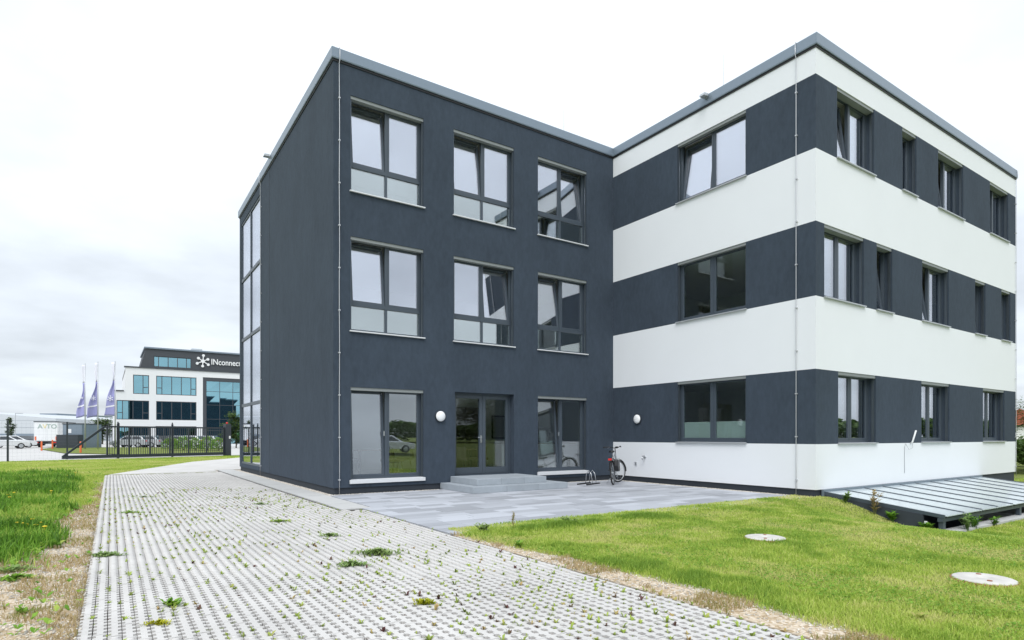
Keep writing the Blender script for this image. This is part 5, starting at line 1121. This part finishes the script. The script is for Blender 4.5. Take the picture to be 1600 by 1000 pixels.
x, y, _ = dep(17, 690, 100); tree(x, y, 4.6, 0.7, 'slim young tree in front of the pale warehouse', n=900, ln=0.3, trunk=0.06, cb=0.25, seed=4)
x, y, _ = dep(160, 690, 105); tree(x, y, 4.6, 2.2, 'round green tree far behind the flagpoles', n=1500, ln=0.45, seed=5, cb=0.15)
x, y, _ = dep(369, 690, 70); tree(x, y, 4.2, 1.6, 'dark green tree between gate post and building edge', n=1500, ln=0.3, seed=6, cb=0.12, trunk=0.08)
# right edge: neighbour house, garden wall and shrubs past the wing
nh = thing('neighbour_house', 'small white house with red roof past the right end of the wing', 'house', (110, 31.0, 0), 0.28)
lp(MB().box(-6, 6, -4, 4, 0, 3.0), 'wall', 'white_paint', nh); mat('red_roof', (0.36, 0.10, 0.06), 0.8, var=0.2, vscale=2)
lp(MB().add([(-6.5, -4.6, 2.95), (6.5, -4.6, 2.95), (6.5, 4.6, 2.95), (-6.5, 4.6, 2.95), (-6.5, 0, 5.2), (6.5, 0, 5.2)], [(0, 1, 5, 4), (2, 3, 4, 5), (0, 4, 3), (1, 2, 5), (0, 3, 2, 1)]), 'roof', 'red_roof', nh)
for k in (-1, 1): q_ = MB().box(-6.04, -6.001, k * 1.6 - 0.6, k * 1.6 + 0.6, 1.0, 2.3).build('window', 'car_glass'); q_.parent = nh
for k, (x, y, h_) in enumerate(((33, 9.0, 0.95), (36, 10.0, 1.15), (40, 10.6, 1.0))): bush(x, y, 1.7, 1.5, h_, ('green shrub just past the right end of the wing', 'taller green shrub past the right end of the wing', 'low green shrub in front of the neighbour house')[k], 'tree_leaf', 'shrub', 1500, 'shrub', 'shrubs past the wing', 0.2)
tree(60, 17.2, 4.6, 1.6, 'light leafy tree at the right edge past the wing', n=900, ln=0.22, seed=9, trunk=0.07)
# behind the viewpoint, mirrored in the ground-floor glass: blossoming trees, parked car, far wood
tree(20.8, -6.0, 5.8, 2.5, 'blossoming tree standing behind the viewpoint, mirrored in the glass door', 'blossom', 7000, 0.19, 0.12, 0.28, 11, 'trees behind the viewpoint')
tree(33, -16, 6.5, 2.6, 'green tree behind the viewpoint, mirrored in the ground floor glass', 'tree_leaf', 3800, 0.18, 0.14, 0.2, 12, 'trees behind the viewpoint')
car(15.2, -14, 0.3, 'car_silver', 'silver car parked behind the viewpoint, mirrored in the corner window'); car(19.5, -19, 0.3, 'car_white', 'white car parked behind the viewpoint, mirrored in the corner window')
n = 26000; a = rng.uniform(-2.9, -0.05, n); R_ = rng.uniform(95, 125, n); hh = 2.0 + 3.5 * vnoise(a * 40, a * 0, 3.0, 3)
Pw = np.column_stack([R_ * np.cos(a), R_ * np.sin(a), hh * np.sqrt(rng.random(n))])
tag(leaves(Pw, np.clip(rng.normal(0.5, 0.25, n), 0, 1), np.full(n, 1.3), 0.7, 0.5, 'distant_wood', 'tree_leaf', 2), 'far tree line on the horizon behind the viewpoint', 'wood', None, 'stuff')
